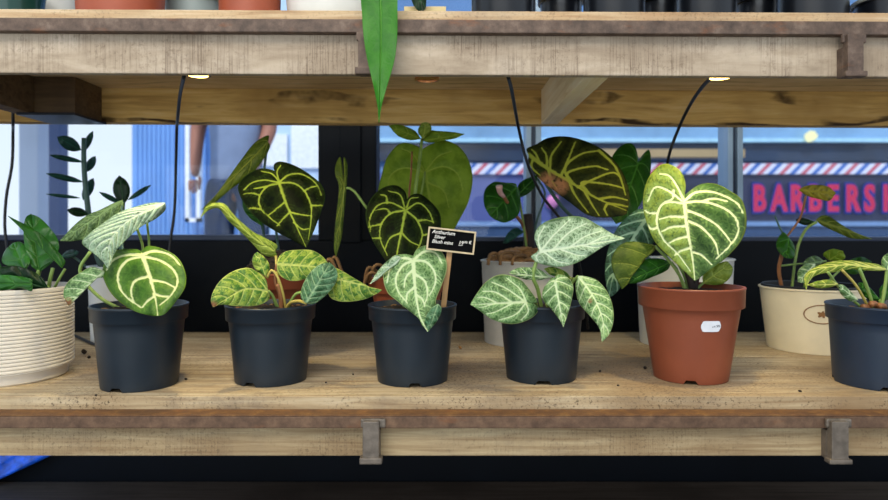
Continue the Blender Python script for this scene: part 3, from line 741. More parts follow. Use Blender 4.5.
leaf(P, LG_heart, (684, 201.5), (695, 281), cc(*o, [(294, 95), (272, 50), (222, 30), (180, 60), (155, 110), (148, 170), (160, 230), (190, 300), (240, 352), (290, 400)]),
     cc(*o, [(310, 124), (350, 101), (400, 100), (450, 125), (492, 160), (506, 230), (490, 290), (440, 350), (385, 392), (348, 420)]), .862, .838, .016, .02, notch=(684.5, 195), wv=1.3,
     mid=cc(*o, [(302, 260), (318, 350)]), veins=[cc(*o, v) for v in (
         [(293, 163), (350, 160), (420, 180), (465, 215), (476, 262), (450, 310), (400, 358)], [(298, 190), (345, 208), (400, 240), (440, 285), (452, 305)], [(300, 225), (350, 250), (395, 300), (408, 345)],
         [(295, 155), (335, 128), (400, 130), (470, 165), (492, 200)], [(285, 165), (230, 162), (205, 185), (197, 235), (220, 292), (268, 340), (312, 400)], [(287, 152), (268, 110), (240, 72), (205, 65)],
         [(285, 158), (235, 122), (190, 112), (165, 160)], [(298, 215), (250, 212), (205, 220)], [(301, 245), (250, 248), (215, 262)], [(306, 280), (265, 290), (232, 308)], [(312, 320), (280, 330), (258, 345)], [(320, 335), (350, 345), (385, 378)],
         [(350, 160), (390, 150), (440, 160)], [(255, 122), (250, 150), (225, 160)], [(198, 200), (170, 200), (155, 190)], [(200, 250), (178, 255), (165, 240)])])
stem(P, [(684, 201.5, .863), (686, 240, .885), (688, 270, .885), (692, 296, .885)], .0024, M_stemg)
stem(P, [(686, 268, .882), (690, 280, .885), (693, 296, .885)], .0045, M_stemd, 'stem')
stem(P, [(699, 271, .88), (696, 282, .885), (694, 296, .885)], .004, M_stemd, 'stem')
stem(P, [(703, 283, .89), (698, 288, .888), (695, 296, .886)], .0018, M_stemg)
stem(P, [(655, 246, .882), (670, 262, .882), (682, 280, .885), (688, 296, .885)], .002, M_stemg)
stem(P, [(671, 262, .90), (678, 272, .895), (687, 296, .887)], .002, M_stemg)
stem(P, [(650, 214, .935), (668, 245, .92), (684, 275, .895), (690, 296, .888)], .002, M_stemg)

# --- front 7: slate blue pot at right
c = at(881, .852)
P = thing('potted_plant', c, 'slate-blue pot plant with an arching thin yellow leaf at the right edge', 'potted plant', GF)
pot(P, c, .1035, .0640, .0598, .0550, .020, M_pot2, soil=.013, notch=(-2.0, .4, 2.7))
chips(P, c, .092, .055, 70, M_root, .0032, 'soil_crumb', 7)
o = (790, 230, 5.44)
leaf(P, LG_plain, (880, 300), (858, 283), [(872, 290), (864, 283)], [(872, 301), (862, 294)], .90, .92, gen=3, wv=.5)
leaf(P, LG_plain, (880, 300), (898, 281), [(880, 288), (889, 281)], [(890, 301), (900, 291)], .90, .92, gen=3, wv=.5)
leaf(P, LG_silver2, (887, 270), (893, 250), [(882, 266), (883, 257)], [(894, 268), (899, 258)], .86, .87, gen=3, wv=.6)
leaf(P, LG_yellow2, (886.5, 269.5), (806, 290), cc(*o, [(480, 188), (400, 176), (320, 166), (230, 172), (160, 193), (105, 222), (78, 255)]), cc(*o, [(480, 222), (400, 217), (330, 212), (250, 227), (180, 235), (130, 252), (100, 285)]), .85, .80, .008, -.004,
     mid=cc(*o, [(400, 196), (320, 188), (230, 197), (160, 213), (112, 245)]), gen=7, wv=.7)
leaf(P, LG_yellow2, (838, 284), (807, 285), [(830, 280), (818, 281)], [(830, 287), (819, 288)], .82, .80, gen=3, wv=.5)
leaf(P, LG_silver2, (858, 300), (838, 285), [(850, 291), (843, 285)], [(850, 301), (841, 294)], .835, .82, gen=3, wv=.6)
stem(P, [(887, 270, .852), (885, 287, .852), (880, 316, .853)], .0022, M_stemg)
stem(P, [(859, 268, .835), (868, 290, .842), (876, 316, .85)], .0021, M_stemg)
stem(P, [(842, 270, .825), (857, 287, .835), (873, 316, .85)], .0017, M_stemy)
stem(P, [(828, 272, .81), (838, 286, .825), (854, 301, .838), (871, 316, .85)], .0017, M_stemg)
stem(P, [(880, 300, .90), (880, 308, .88), (879, 316, .86)], .002, M_stemg)
for k, (x, y) in enumerate(((868, 306), (876, 303), (884, 305))): stem(P, [(x - 5, y + 1, .83), (x, y + 2, .835), (878, 316, .845)], .0042, M_stemb, 'stem', r1=.003)

# --- back row
# terracotta behind the second dark pot
c = at(279, 1.02)
P = thing('potted_plant', c, 'dark velvet heart-leaf plant with pale veins in terracotta pot behind the yellow-flecked plant', 'potted plant', GB)
pot(P, c, .135, .064, .057, .036, .024, M_terra, soil=.004, mound=.034)
chips(P, c, .133, .050, 99, M_soil, .007, 'bark_chip', 8, mound=.032)
for k, (x, y, xx, yy) in enumerate(((322, 262, 338, 268), (328, 260, 342, 266))):
    stem(P, [(x, y + 8, 1.0), ((x + xx) / 2, min(y, yy) - 3, .985), (xx, yy + 6, .99)], .0026, M_root, 'aerial_root')
o = (190, 125, 3.847)
leaf(P, LG_olive2, (268, 142), (201.5, 210), cc(*o, [(300, 40), (250, 68), (200, 130), (150, 200), (100, 270), (62, 308)]), cc(*o, [(306, 90), (270, 150), (230, 192), (150, 252), (92, 302)]), 1.04, 1.0, gen=4, wv=.7)
leaf(P, LG_plain, (262, 226), (243, 199), [(250, 218), (243, 208)], [(262, 214), (254, 202)], 1.03, 1.03, gen=3, wv=.5)
leaf(P, LG_dark, (279, 183), (306.3, 247.5), cc(*o, [(322, 176), (270, 168), (215, 195), (187, 230), (190, 265), (220, 320), (270, 370), (340, 415), (400, 445)]),
     cc(*o, [(322, 158), (345, 141), (400, 155), (460, 190), (505, 230), (520, 275), (505, 330), (480, 400), (458, 450)]), .985, .955, .018, .012, notch=(277.5, 178), wv=.92, mid=cc(*o, [(370, 300), (410, 390)]),
     veins=[cc(*o, v) for v in ([(343, 225), (300, 235), (270, 270), (268, 310), (300, 350), (345, 385)], [(343, 222), (290, 212), (240, 222), (208, 250)], [(340, 215), (315, 188), (275, 178)],
        [(345, 222), (400, 225), (440, 255), (465, 310), (465, 370), (455, 440)], [(346, 218), (380, 192), (430, 190), (480, 222), (505, 270)], [(343, 215), (335, 180), (350, 155)], [(362, 300), (330, 325), (300, 350)], [(385, 335), (355, 365), (335, 390)],
        [(385, 335), (425, 345), (465, 350)], [(270, 270), (235, 262), (205, 268)], [(275, 325), (245, 320), (222, 322)], [(440, 255), (465, 240), (490, 235)], [(465, 310), (490, 310), (510, 310)], [(400, 375), (430, 400), (460, 400)], [(300, 235), (275, 240), (245, 245)])])
stem(P, [(279, 183, .986), (275, 215, 1.01), (280, 262, 1.02)], .0021, M_stemt)
stem(P, [(267, 145, 1.04), (262, 200, 1.05), (266, 262, 1.03)], .002, M_stemt)
stem(P, [(262, 226, 1.03), (266, 245, 1.025), (272, 264, 1.02)], .0016, M_stemt)

# terracotta behind the price sign
c = at(407, 1.02)
P = thing('potted_plant', c, 'dark round heart-leaf plant with tall olive leaf, in terracotta pot behind the price sign', 'potted plant', GB)
pot(P, c, .128, .060, .054, .040, .024, M_terra, soil=.004, mound=.024)
chips(P, c, .126, .048, 90, M_chip, .006, 'bark_chip', 9, mound=.022)
for (x, y, xx, yy) in ((364, 280, 372, 264), (368, 276, 384, 262), (362, 284, 378, 270)):
    stem(P, [(x, y + 6, .985), ((x + xx) / 2, (y + yy) / 2 - 4, .97), (xx + 6, yy + 8, .985)], .0024, M_root, 'aerial_root')
o = (320, 115, 3.57)
leaf(P, LG_olive, (425, 172), (438, 250), cc(*o, [(345, 110), (290, 100), (242, 148), (220, 215), (207, 275), (215, 340), (260, 410), (340, 460)]), cc(*o, [(395, 105), (440, 90), (492, 110), (530, 160), (545, 230), (530, 310), (500, 370), (465, 430)]), 1.12, 1.09, .0, .0, notch=(421, 150), wv=1.0,
     veins=[cc(*o, v) for v in ([(375, 205), (440, 185), (490, 210), (510, 270)], [(375, 205), (300, 190), (250, 220), (240, 280)], [(378, 200), (420, 150), (470, 130)], [(372, 200), (330, 140), (290, 120)], [(380, 240), (440, 270), (460, 330)])])
leaf(P, LG_olive, (421, 139), (389, 126), [(415, 131), (404, 126), (395, 124.5)], [(410, 140), (400, 137), (394, 132)], 1.115, 1.08, gen=3, wv=.5)
leaf(P, LG_olive, (423, 141), (464.5, 134), [(428, 131), (438, 131), (452, 132)], [(432, 142.5), (446, 140), (456, 138)], 1.115, 1.08, gen=3, wv=.5)
leaf(P, LG_lime, (423, 139), (426, 122), [(418, 132), (421, 124)], [(431, 131), (430, 124)], 1.105, 1.09, gen=2, wv=.4)
stem(P, [(422, 139, 1.112), (419, 165, 1.07), (415, 195, 1.03), (410, 272, 1.02)], .0026, M_stemg)
stem(P, [(412, 152, 1.09), (411, 175, 1.06), (409, 200, 1.03), (408, 272, 1.02)], .0016, M_stemb)
stem(P, [(425, 172, 1.118), (419, 210, 1.08), (412, 272, 1.025)], .002, M_stemg)
leaf(P, LG_olive2, (344, 188), (336, 257), cc(*o, [(80, 200), (72, 150), (55, 182), (55, 215), (68, 260), (56, 380), (50, 470)]), cc(*o, [(92, 210), (85, 150), (97, 175), (97, 215), (92, 290), (85, 360), (76, 440)]), .99, .97, gen=5, wv=.6)
stem(P, [(344, 188, .99), (353, 190, .99), (366, 207, .995), (388, 235, 1.01), (404, 272, 1.02)], .002, M_stemg)
leaf(P, LG_dark, (405.4, 210.2), (396, 277), cc(*o, [(302, 272), (270, 251), (225, 260), (185, 295), (164, 345), (170, 400), (195, 460), (228, 510)]), [(412.5, 194.5), (421, 194.5), (432, 203), (439.5, 213), (441, 224), (439, 236), (431, 256), (412, 272)], .965, .93, .02, .012, notch=(406.8, 199), wv=.95,
     mid=cc(*o, [(290, 420), (275, 500)]), veins=[cc(*o, v) for v in ([(305, 340), (252, 352), (220, 390), (215, 440), (240, 500)], [(302, 336), (250, 313), (205, 325), (178, 370), (180, 415)], [(308, 343), (345, 375), (365, 430), (345, 490)], [(310, 338), (350, 315), (385, 340), (405, 385)],
        [(302, 330), (285, 285), (245, 272)], [(310, 330), (322, 300), (350, 295)], [(220, 390), (195, 395), (175, 400)], [(217, 440), (195, 440), (185, 440)], [(290, 420), (250, 440), (232, 480)], [(290, 420), (320, 450), (350, 465)], [(252, 352), (235, 335), (200, 340)], [(365, 430), (390, 425), (410, 420)], [(240, 315), (235, 290), (215, 285)], [(350, 378), (375, 375), (400, 380)])])
stem(P, [(405.4, 211, .966), (404, 235, 1.0), (406, 272, 1.02)], .0021, M_stemg)

# white concrete pot with bark
c = at(527, 1.168)
P = thing('potted_plant', c, 'dark-stemmed plant with one round green leaf in an off-white concrete pot topped with bark', 'potted plant', GB)
pot(P, c, .146, .083, .0815, .076, 0, M_conc, soil=.006, mound=.020, soilm=M_bark, rimw=.005)
chips(P, c, .141, .070, 240, M_chip, .008, 'bark_chip', 10, mound=.022)
for (x, y, xx, yy, s) in ((488, 262, 500, 254, 1), (500, 262, 516, 253, 1), (512, 262, 528, 256, -1)):
    stem(P, [(x, y + 3, 1.09), (x + 2, yy + 1, 1.095), (xx - 3, yy, 1.11), (xx, y + 2, 1.12)], .0026, M_root, 'aerial_root')
o = (470, 125, 3.333)
leaf(P, LG_plain, (517, 187), (490, 216), cc(*o, [(150, 195), (115, 192), (80, 190), (52, 212), (45, 245), (50, 275)]), cc(*o, [(165, 225), (168, 260), (160, 300), (120, 325), (85, 316)]), 1.12, 1.08, gen=4, wv=.7)
leaf(P, LG_plain, (516, 197), (538, 175), [(519, 184), (528, 178)], [(524, 196), (534, 188)], 1.14, 1.16, gen=3, wv=.5)
leaf(P, LG_teal, (524, 232), (503, 243), [(516, 228), (508, 233)], [(518, 236), (508, 243)], 1.15, 1.13, gen=3, wv=.5)
stem(P, [(499, 186, 1.07), (500, 192, 1.075), (504, 197, 1.08)], .006, plain('pink_bud', '#b89088', .5, 0, .2, 80), 'flower_bud', r1=.003)
stem(P, [(503, 195, 1.08), (513, 212, 1.12), (524, 228, 1.15), (528, 258, 1.168)], .003, M_stemb, 'stem')
stem(P, [(517, 188, 1.121), (522, 215, 1.14), (528, 258, 1.165)], .0022, M_stemg)
stem(P, [(537, 178, 1.158), (545, 195, 1.16), (536, 224, 1.165), (530, 258, 1.17)], .002, M_stemt)
stem(P, [(528, 214, 1.16), (529, 235, 1.165), (530, 260, 1.17)], .0085, M_stemd, 'stem', r1=.012)
stem(P, [(524, 232, 1.15), (527, 245, 1.16), (529, 258, 1.168)], .0016, M_stemt)

# white pot behind the terracotta one
c = at(684, 1.15)
P = thing('potted_plant', c, 'plant with one big black-green gold-veined leaf, white pot hidden behind the terracotta pot', 'potted plant', GB)
pot(P, c, .150, .083, .0815, .075, 0, M_white, soil=.02, mound=.006, rimw=.004)
leaf(P, LG_plain, (638, 164), (616, 224), [(638, 158), (635.5, 148), (630, 143), (621, 146), (612, 157), (605, 180), (604, 205)], [(641, 157), (649, 150), (651, 165), (648, 185), (641, 203), (630, 218)], 1.13, 1.08, gen=5, wv=.6)
o = (515, 125, 3.573)
leaf(P, LG_dark2, (529, 155), (627.5, 211), cc(*o, [(42, 85), (75, 70), (120, 46), (190, 42), (270, 65), (340, 110), (390, 180), (409, 250)]), cc(*o, [(50, 135), (85, 190), (140, 235), (200, 280), (260, 322), (320, 331), (390, 322)]), 1.03, .97, .02, -.006, wv=1.35,
     mid=cc(*o, [(120, 158), (200, 205), (290, 260)]), spots=((548, 182, 10), (560, 186, 9)), veins=[cc(*o, v) for v in ([(90, 140), (75, 105), (60, 88)], [(115, 155), (112, 110), (95, 82)], [(125, 160), (130, 110), (165, 60)], [(165, 182), (185, 135), (215, 62)], [(190, 198), (180, 150), (235, 105), (300, 92)], [(205, 208), (190, 170), (280, 148), (330, 160)],
        [(225, 222), (290, 190), (350, 170), (378, 190)], [(262, 242), (240, 205), (330, 212), (385, 225)], [(300, 265), (350, 258), (400, 268)], [(330, 280), (370, 285), (402, 292)], [(195, 205), (215, 250), (262, 312)], [(250, 238), (270, 275), (300, 322)], [(330, 282), (320, 300), (330, 322)], [(300, 92), (350, 140), (375, 185), (395, 250)], [(65, 120), (60, 150), (90, 180)], [(120, 165), (130, 195), (150, 225)])])
stem(P, [(530, 157, 1.03), (570, 215, 1.06), (630, 245, 1.12), (676, 280, 1.15)], .003, M_stemt)
stem(P, [(638, 164, 1.131), (650, 210, 1.14), (670, 250, 1.15), (682, 282, 1.15)], .003, M_stemg)

# cream pot at right
c = at(812, 1.10)
P = thing('potted_plant', c, 'sparse thin-stemmed plant in a cream pot with an oval emblem, behind the slate-blue pot', 'potted plant', GB)
pr = pot(P, c, .1045, .0815, .0805, .0690, 0, M_cream, soil=.012, mound=.004, rimw=.003)
lathe('liner', c, [(.0780, .098), (.0782, .1075), (.0765, .1085), (.0748, .1075), (.0740, .096)], plain('black_liner', '#0b0c0f', .5), P)
aE = -1.90; zE = .0660
def epot(u, v, lift=.0005):
    z = zE + v; r = .0690 + (.0805 - .0690) * z / .1045 + lift; a = aE + u / r
    return Vector((c.x + r * math.cos(a), c.y + r * math.sin(a), c.z + z))
vs = []; fs = []; n = 64
for k in range(n):
    a = 2 * PI * k / n
    for q, l in ((1, .0002), (1, .0008), (.93, .0008), (.93, .0002)): vs.append(epot(.0265 * q * math.cos(a), .0155 * (q if q == 1 else .90) * math.sin(a), l))
for k in range(n):
    for j in range(4): fs.append((k * 4 + j, k * 4 + (j + 1) % 4, ((k + 1) % n) * 4 + (j + 1) % 4, ((k + 1) % n) * 4 + j))
Mem = plain('emblem_brown', '#8a6238', .6)
obj('oval_emblem', vs, fs, Mem, pr)
vs = []; fs = []; n = 40
vs.append(epot(0, 0, .0007))
for k in range(n):
    a = 2 * PI * k / n; q = .0052 * (1 + .28 * math.cos(5 * a - .6) + .12 * math.cos(2 * a))
    vs.append(epot(q * 1.1 * math.cos(a), q * math.sin(a), .0007))
for k in range(n): fs.append((0, 1 + k, 1 + (k + 1) % n))
eo = obj('emblem_leaf', vs, fs, Mem, pr); eo.modifiers.new('t', 'SOLIDIFY').thickness = .0003
o = (750, 180, 4.167)
leaf(P, LG_vary, (799, 190), (836, 193), cc(*o, [(225, 28), (265, 20), (322, 27)]), cc(*o, [(240, 66), (290, 80), (330, 86)]), 1.06, 1.04, gen=4, wv=1.0)
leaf(P, LG_olive2, (816, 220), (872, 239), cc(*o, [(300, 148), (330, 152), (375, 182), (435, 217)]), cc(*o, [(300, 188), (360, 217), (425, 243)]), 1.06, 1.03, gen=5, wv=.9)
leaf(P, LG_zzd, (816, 222), (795, 220), [(808, 219), (801, 217.5)], [(808, 225), (801, 224)], 1.07, 1.08, gen=2, wv=.4)
leaf(P, LG_plain, (789, 238), (786, 258), cc(*o, [(140, 218), (115, 245), (110, 280), (130, 312)]), cc(*o, [(180, 265), (187, 295), (178, 325)]), 1.07, 1.05, gen=3, wv=.5)
leaf(P, LG_olive, (829, 260), (843, 251), [(823, 254), (832, 249)], [(838, 261), (845, 258)], 1.10, 1.09, gen=3, wv=.6)
leaf(P, LG_silver2, (815, 264), (798, 282), [(806, 264), (798, 271)], [(814, 274), (807, 283)], 1.06, 1.03, gen=3, wv=.6)
leaf(P, LG_dull, (824, 261), (802, 264), [(816, 256), (808, 258)], [(816, 267), (808, 268)], 1.08, 1.06, gen=3, wv=.6)
leaf(P, LG_plain, (842, 268), (872, 262), [(850, 260), (862, 257)], [(850, 274), (863, 272)], 1.12, 1.12, gen=3, wv=.6)
stem(P, [(786, 238, 1.075), (781, 258, 1.08), (779, 272, 1.085), (784, 297, 1.09)], .0032, M_stemb, 'stem')
stem(P, [(775, 216, 1.08), (780, 228, 1.078), (786, 238, 1.075)], .0016, M_stemt)
stem(P, [(786, 238, 1.075), (800, 218, 1.07), (806, 196, 1.055)], .0017, M_stemb)
stem(P, [(791, 297, 1.09), (795, 262, 1.085), (799, 243, 1.08), (807, 228, 1.07), (817, 222, 1.06)], .0023, M_stemg)
stem(P, [(779, 266, 1.084), (797, 264, 1.08), (812, 263, 1.08), (826, 261, 1.095)], .0016, M_stemg)
stem(P, [(815, 264, 1.06), (806, 280, 1.075), (802, 297, 1.09)], .0016, M_stemg)
stem(P, [(842, 268, 1.12), (830, 280, 1.11), (818, 297, 1.10)], .0018, M_stemg)

# back left: tall stems in a white pot
c = at(121, 1.185)
P = thing('potted_plant', c, 'tall dark-leaved plant on upright stems in a white pot behind the leftmost dark pot', 'potted plant', GB)
pot(P, c, .135, .0555, .0545, .0490, 0, M_white, soil=.015, mound=.004, rimw=.003)
for B, T, w, d0, d1, mt in (((81, 150), (57, 137), 6.5, 1.18, 1.15, LG_teal), ((83, 162), (49, 155), 2.6, 1.18, 1.13, LG_teal), ((83, 182), (46, 173.5), 3.0, 1.18, 1.13, LG_teal), ((80, 198), (46, 194), 1.7, 1.18, 1.13, LG_teal),
                            ((83, 152), (93, 131), 3.5, 1.19, 1.22, LG_teal), ((86, 172), (95.5, 156), 4.2, 1.19, 1.22, LG_teal), ((83, 200), (93.5, 178), 5, 1.19, 1.22, LG_teal), ((88, 214), (67, 210), 4.5, 1.18, 1.15, LG_zzd),
                            ((124, 204), (119, 175.5), 8.5, 1.20, 1.20, LG_zzd), ((122, 204), (99, 192), 2.5, 1.2, 1.17, LG_teal), ((128, 200), (151, 185), 2.5, 1.2, 1.22, LG_teal), ((62, 256), (79, 252), 4, 1.16, 1.14, LG_teal)):
    B_ = np.array(B, float); T_ = np.array(T, float); a = T_ - B_; nn = np.array([-a[1], a[0]]) / np.linalg.norm(a) * w
    A_ = [tuple(B_ + a * f + nn * g) for f, g in ((.2, .7), (.5, 1), (.8, .7))]; C_ = [tuple(B_ + a * f - nn * g) for f, g in ((.2, .7), (.5, 1), (.8, .7))]
    leaf(P, mt, B, T, A_, C_, d0, d1, gen=2, wv=.4, NT_=24, NS=8, bulge=.003)
stem(P, [(84, 138, 1.185), (84, 165, 1.185), (87, 200, 1.185), (94, 245, 1.185), (112, 292, 1.185)], .0042, M_stemt, 'stem', r1=.006)
stem(P, [(123, 200, 1.20), (122, 225, 1.195), (121, 260, 1.19), (120, 292, 1.187)], .004, M_stemt, 'stem')
stem(P, [(62, 256, 1.16), (75, 258, 1.165), (95, 275, 1.175), (114, 292, 1.185)], .002, M_stemt)

# ------------------------------------------------------------------ pots along the top
GT = 'pots along the top of the upper shelf'
def uz(x): return UZ - x * .0045
def top_pot(px, d, R, rb, h, mat, label, group=GT, name='plant_pot', band=.02, cat='pot'):
    x = fx(px, d); c = Vector((x, d, uz(x) + .0003)); P = thing(name, c, label, cat, group)
    pot(P, c, h, R, R - .005 if band else R - .001, rb, band, mat, soil=.02)
    return P, c
def tuft(P, c, h, n, mat, seed, spread=.06, size=(.02, .07)):
    rnd = random.Random(seed)
    for k in range(n):
        a = 2 * PI * k / n + rnd.uniform(-.3, .3); b = c + Vector((0, 0, h - .018)); e = c + Vector((spread * math.cos(a), spread * .8 * math.sin(a), h + rnd.uniform(.03, .09)))
        tube('petiole', [b, (b + e) / 2 + Vector((0, 0, .02)), e], .0016, M_stemg, P, n=8, seg=6)
        dr = (e - b); dr.z = 0; dr.normalize(); sd = Vector((-dr.y, dr.x, 0)); vs = []; fs = []
        for i in range(9):
            t = i / 8; w = size[0] * math.sin(PI * min(1, t ** .7)) ; m_ = e + dr * size[1] * t + Vector((0, 0, .012 * math.sin(PI * t) - .03 * t * t))
            vs += [m_ - sd * w - Vector((0, 0, .004)), m_, m_ + sd * w - Vector((0, 0, .004))]
        for i in range(8):
            for j in range(2): fs.append((i * 3 + j, i * 3 + j + 1, i * 3 + j + 4, i * 3 + j + 3))
        o = obj('leaf', vs, fs, mat, P, smooth=True); o.modifiers.new('t', 'SOLIDIFY').thickness = .0008
Mtl = plain('deep_teal_glaze', '#173f38', .2, 0, .1, 20); Mgb = plain('grey_blue_plastic', '#8e9c9c', .5, 0, .06, 20); Mbk = plain('black_plastic', '#0d1016', .28, 0, .1, 20)
Mcb = plain('cream_box', '#d8c490', .6, 0, .06, 20)
top = []
top.append((top_pot(12, .93, .046, .036, .10, Mtl, 'deep green glazed pot at the left end of the upper shelf', band=0), .10))
top.append((top_pot(56, 1.03, .036, .024, .13, M_white, 'narrow white pot between the green pot and the first terracotta pot, upper shelf', band=0), .13))
top.append((top_pot(121, .90, .0625, .054, .105, M_terra_up, 'wider left one of two terracotta pots on the upper shelf'), .105))
top.append((top_pot(193, .99, .044, .040, .10, Mgb, 'pale grey-blue pot between the two terracotta pots on the upper shelf'), .10))
top.append((top_pot(250, .92, .0475, .0415, .10, M_terra_up, 'narrower right one of two terracotta pots, beside the wide white bowl'), .10))
for k, (px, d, R, lab) in enumerate(((503, .90, .049, 'shiny black pot on the upper shelf, nearest right of the hanging leaf'), (561, .99, .036, 'small black pot set back between two larger black pots, left of the bright cable'),
        (614, .90, .047, 'shiny black pot on the upper shelf, above the big gold-veined leaf'), (661, .99, .036, 'small black pot set back on the upper shelf, above the tall heart leaf'),
        (706, .90, .045, 'shiny black pot on the upper shelf, above the right-hand lamp cable'), (758, .99, .036, 'small black pot set back on the upper shelf, above the sign lettering'), (812, .90, .050, 'shiny black pot on the upper shelf, just left of the right iron bracket'))):
    top.append((top_pot(px, d, R, R - .006, .10, Mbk, lab), .10))
top.append((top_pot(891, .90, .0475, .044, .051, Mbk, 'low black pot with a grey rim at the right end of the upper shelf', band=0), .05))
Pd, cd = top[-1][0]
lathe('rim', cd, [(.0474, .0500), (.0494, .0515), (.0498, .0545), (.0480, .0560), (.0462, .0545), (.0456, .0510)], plain('grey_rim', '#8c9290', .5), Pd)
# white bowl whose plant lets one long leaf hang over the edge
x = fx(333, .93); c = Vector((x, .93, uz(x) + .0003))
P = thing('potted_plant', c, 'wide white bowl planter whose plant hangs one long green leaf over the shelf edge', 'potted plant', GT)
prof = [(0, .002), (.050, .002), (.053, 0), (.058, .004), (.070, .018), (.0795, .040), (.083, .07), (.084, .088), (.083, .09), (.080, .089), (.078, .06), (.066, .02), (0, .012)]
lathe('bowl', c, [(r * .8, z) for r, z in prof], M_white, P)
soil_disc(P, c, .074, .0620, M_soil, .004)
# hanging leaf: built along its arc, from the bowl over the edge
e1 = [(361, -6), (362, 12), (363.5, 35), (367, 58), (373, 84), (377.3, 105)]; e2 = [(397.5, -6), (397.5, 12), (397, 40), (394, 62), (386, 90), (381, 108)]
leaf(P, LG_hang, (380, -95), (379, 123), [(372, -85), (364, -50)] + e1, [(388, -85), (396, -50)] + e2, .762, .716, .003, .003, mid=[(380, -30), (381, 30), (380, 80)], gen=0, sub=0, wv=.7, sweep=.3, bulge=-.003)
stem(P, [(380, -92, .763), (368, -120, .85), (350, -90, .92), (340, -12, .93)], .0025, M_stemg)
# cream box with a dark leaf in front of it, right of the hanging leaf
x0, x1 = fx(404, 1.03), fx(446, 1.03)
bx = Vector(((x0 + x1) / 2, 1.06, uz(x0) + .0003))
P = thing('plant_pot', bx, 'square cream planter just right of the hanging leaf', 'pot', GT)
m = MB(); zb = uz(x1) + .0005
m.box((x0, 1.03, zb), (x1, 1.035, zb + .09), .001); m.box((x0, 1.09, zb), (x1, 1.095, zb + .09), .001); m.box((x0, 1.035, zb), (x0 + .004, 1.09, zb + .09), .001); m.box((x1 - .004, 1.035, zb), (x1, 1.09, zb + .09), .001); m.box((x0 + .004, 1.035, zb), (x1 - .004, 1.09, zb + .005))
m.build('box', Mcb, P)
MB().box((x0 + .0045, 1.0355, zb + .006), (x1 - .0045, 1.0895, zb + .08), .002).build('soil', M_soil, P)
leaf(P, LG_zzd, (416, -40), (421, 13), [(408, -20), (413, 4)], [(424, -20), (426, 6)], 1.02, 1.005, gen=3, wv=.5, NT_=24, NS=8)
stem(P, [(416, -40, 1.021), (418, -52, 1.04), (422, -40, 1.055), (424, -26, 1.06)], .002, M_stemg)

# ------------------------------------------------------------------ lamps and cables under the upper shelf
led_on = emit('lamp_glow', '#ffd070', 9); led_c = plain('copper_ring', '#b87a48', .35, .6)
GL = 'small puck lamps under the upper shelf'
for px, on, lab in ((198, 1, 'small glowing puck lamp under the upper shelf, beside the left cable'), (427, 0, 'small copper puck lamp under the upper shelf, right of the hanging leaf'), (720, 1, 'small glowing puck lamp under the upper shelf, beside the right cable')):
    x = fx(px, .803); zt = CZ + .2442 - x * .0045 - .0004
    zb = CZ + .1835 - x * .0045
    c = Vector((x, .803, zt)); P = thing('puck_lamp', c, lab, 'lamp', GL)
    h = zt - zb - .0036 if on else zt - zb + .001
    lathe('housing', Vector((x, .803, zt - h)), [(0, h), (.0125, h), (.0130, h - .002), (.0150, .006), (.0155, .0), (.0125, -.0002), (.0120, .002), (0, .002)], plain('lamp_black', '#15120e', .4) if not on and 0 else (led_c if not on else plain('lamp_brass', '#7a6030', .4, .5)), P, 32)
    if on:
        lathe('lens', Vector((x, .803, zt - h)), [(0, .0016), (.0120, .0016), (.0118, -.0006), (0, -.0010)], led_on, P, 32)
        L = bpy.data.lights.new('lamp_light', 'SPOT'); L.energy = 3.2; L.color = (1, .80, .40); L.spot_size = 2.4; L.spot_blend = .8; L.shadow_soft_size = .012
        lo = bpy.data.objects.new('lamp_light', L); COL.objects.link(lo); lo.location = (0, 0, -h - .004); lo.rotation_euler = (.35, 0, 0); lo.parent = P
GC = 'black lamp cables'
def cable(pts, r, lab):
    o = tube('lamp_cable', [tuple(W(*p)) for p in pts], r, M_cable, None, n=48, seg=8); return tag(o, lab, 'cable', GC)
cable([(184, 76, .835), (180, 95, .99), (177.5, 119, 1.09), (176.8, 128, 1.15), (176, 160, 1.20), (174.5, 210, 1.22), (170, 245, 1.22), (166, 300, 1.215), (160, 330, 1.215), (152, 337, 1.18), (140, 341, 1.145)], .0026, 'black cable hanging straight down left of the passer-by')
cable([(508, 76, .835), (512, 92, .93), (519, 130, 1.06), (528, 165, 1.08), (543, 197, 1.10), (559, 217, 1.12), (575, 245, 1.20), (585, 300, 1.235), (588, 329, 1.245)], .0026, 'black cable curving down in front of the gold-veined dark leaf')
cable([(713, 77, .835), (703, 86, .90), (690, 105, .99), (678, 130, 1.05), (668, 160, 1.08), (664, 200, 1.22), (668, 270, 1.245), (674, 329, 1.25)], .0026, 'black cable bowing down behind the tall heart leaf')
cable([(13, 98, 1.120), (13, 122, 1.126), (13, 132, 1.2), (12, 165, 1.22), (6, 200, 1.22), (6, 240, 1.22), (20, 300, 1.21), (60, 329, 1.21), (78, 337, 1.18), (92, 343.5, 1.125), (104, 346.5, 1.098)], .0026, 'black cable at far left running down to the shelf behind the ribbed pot')

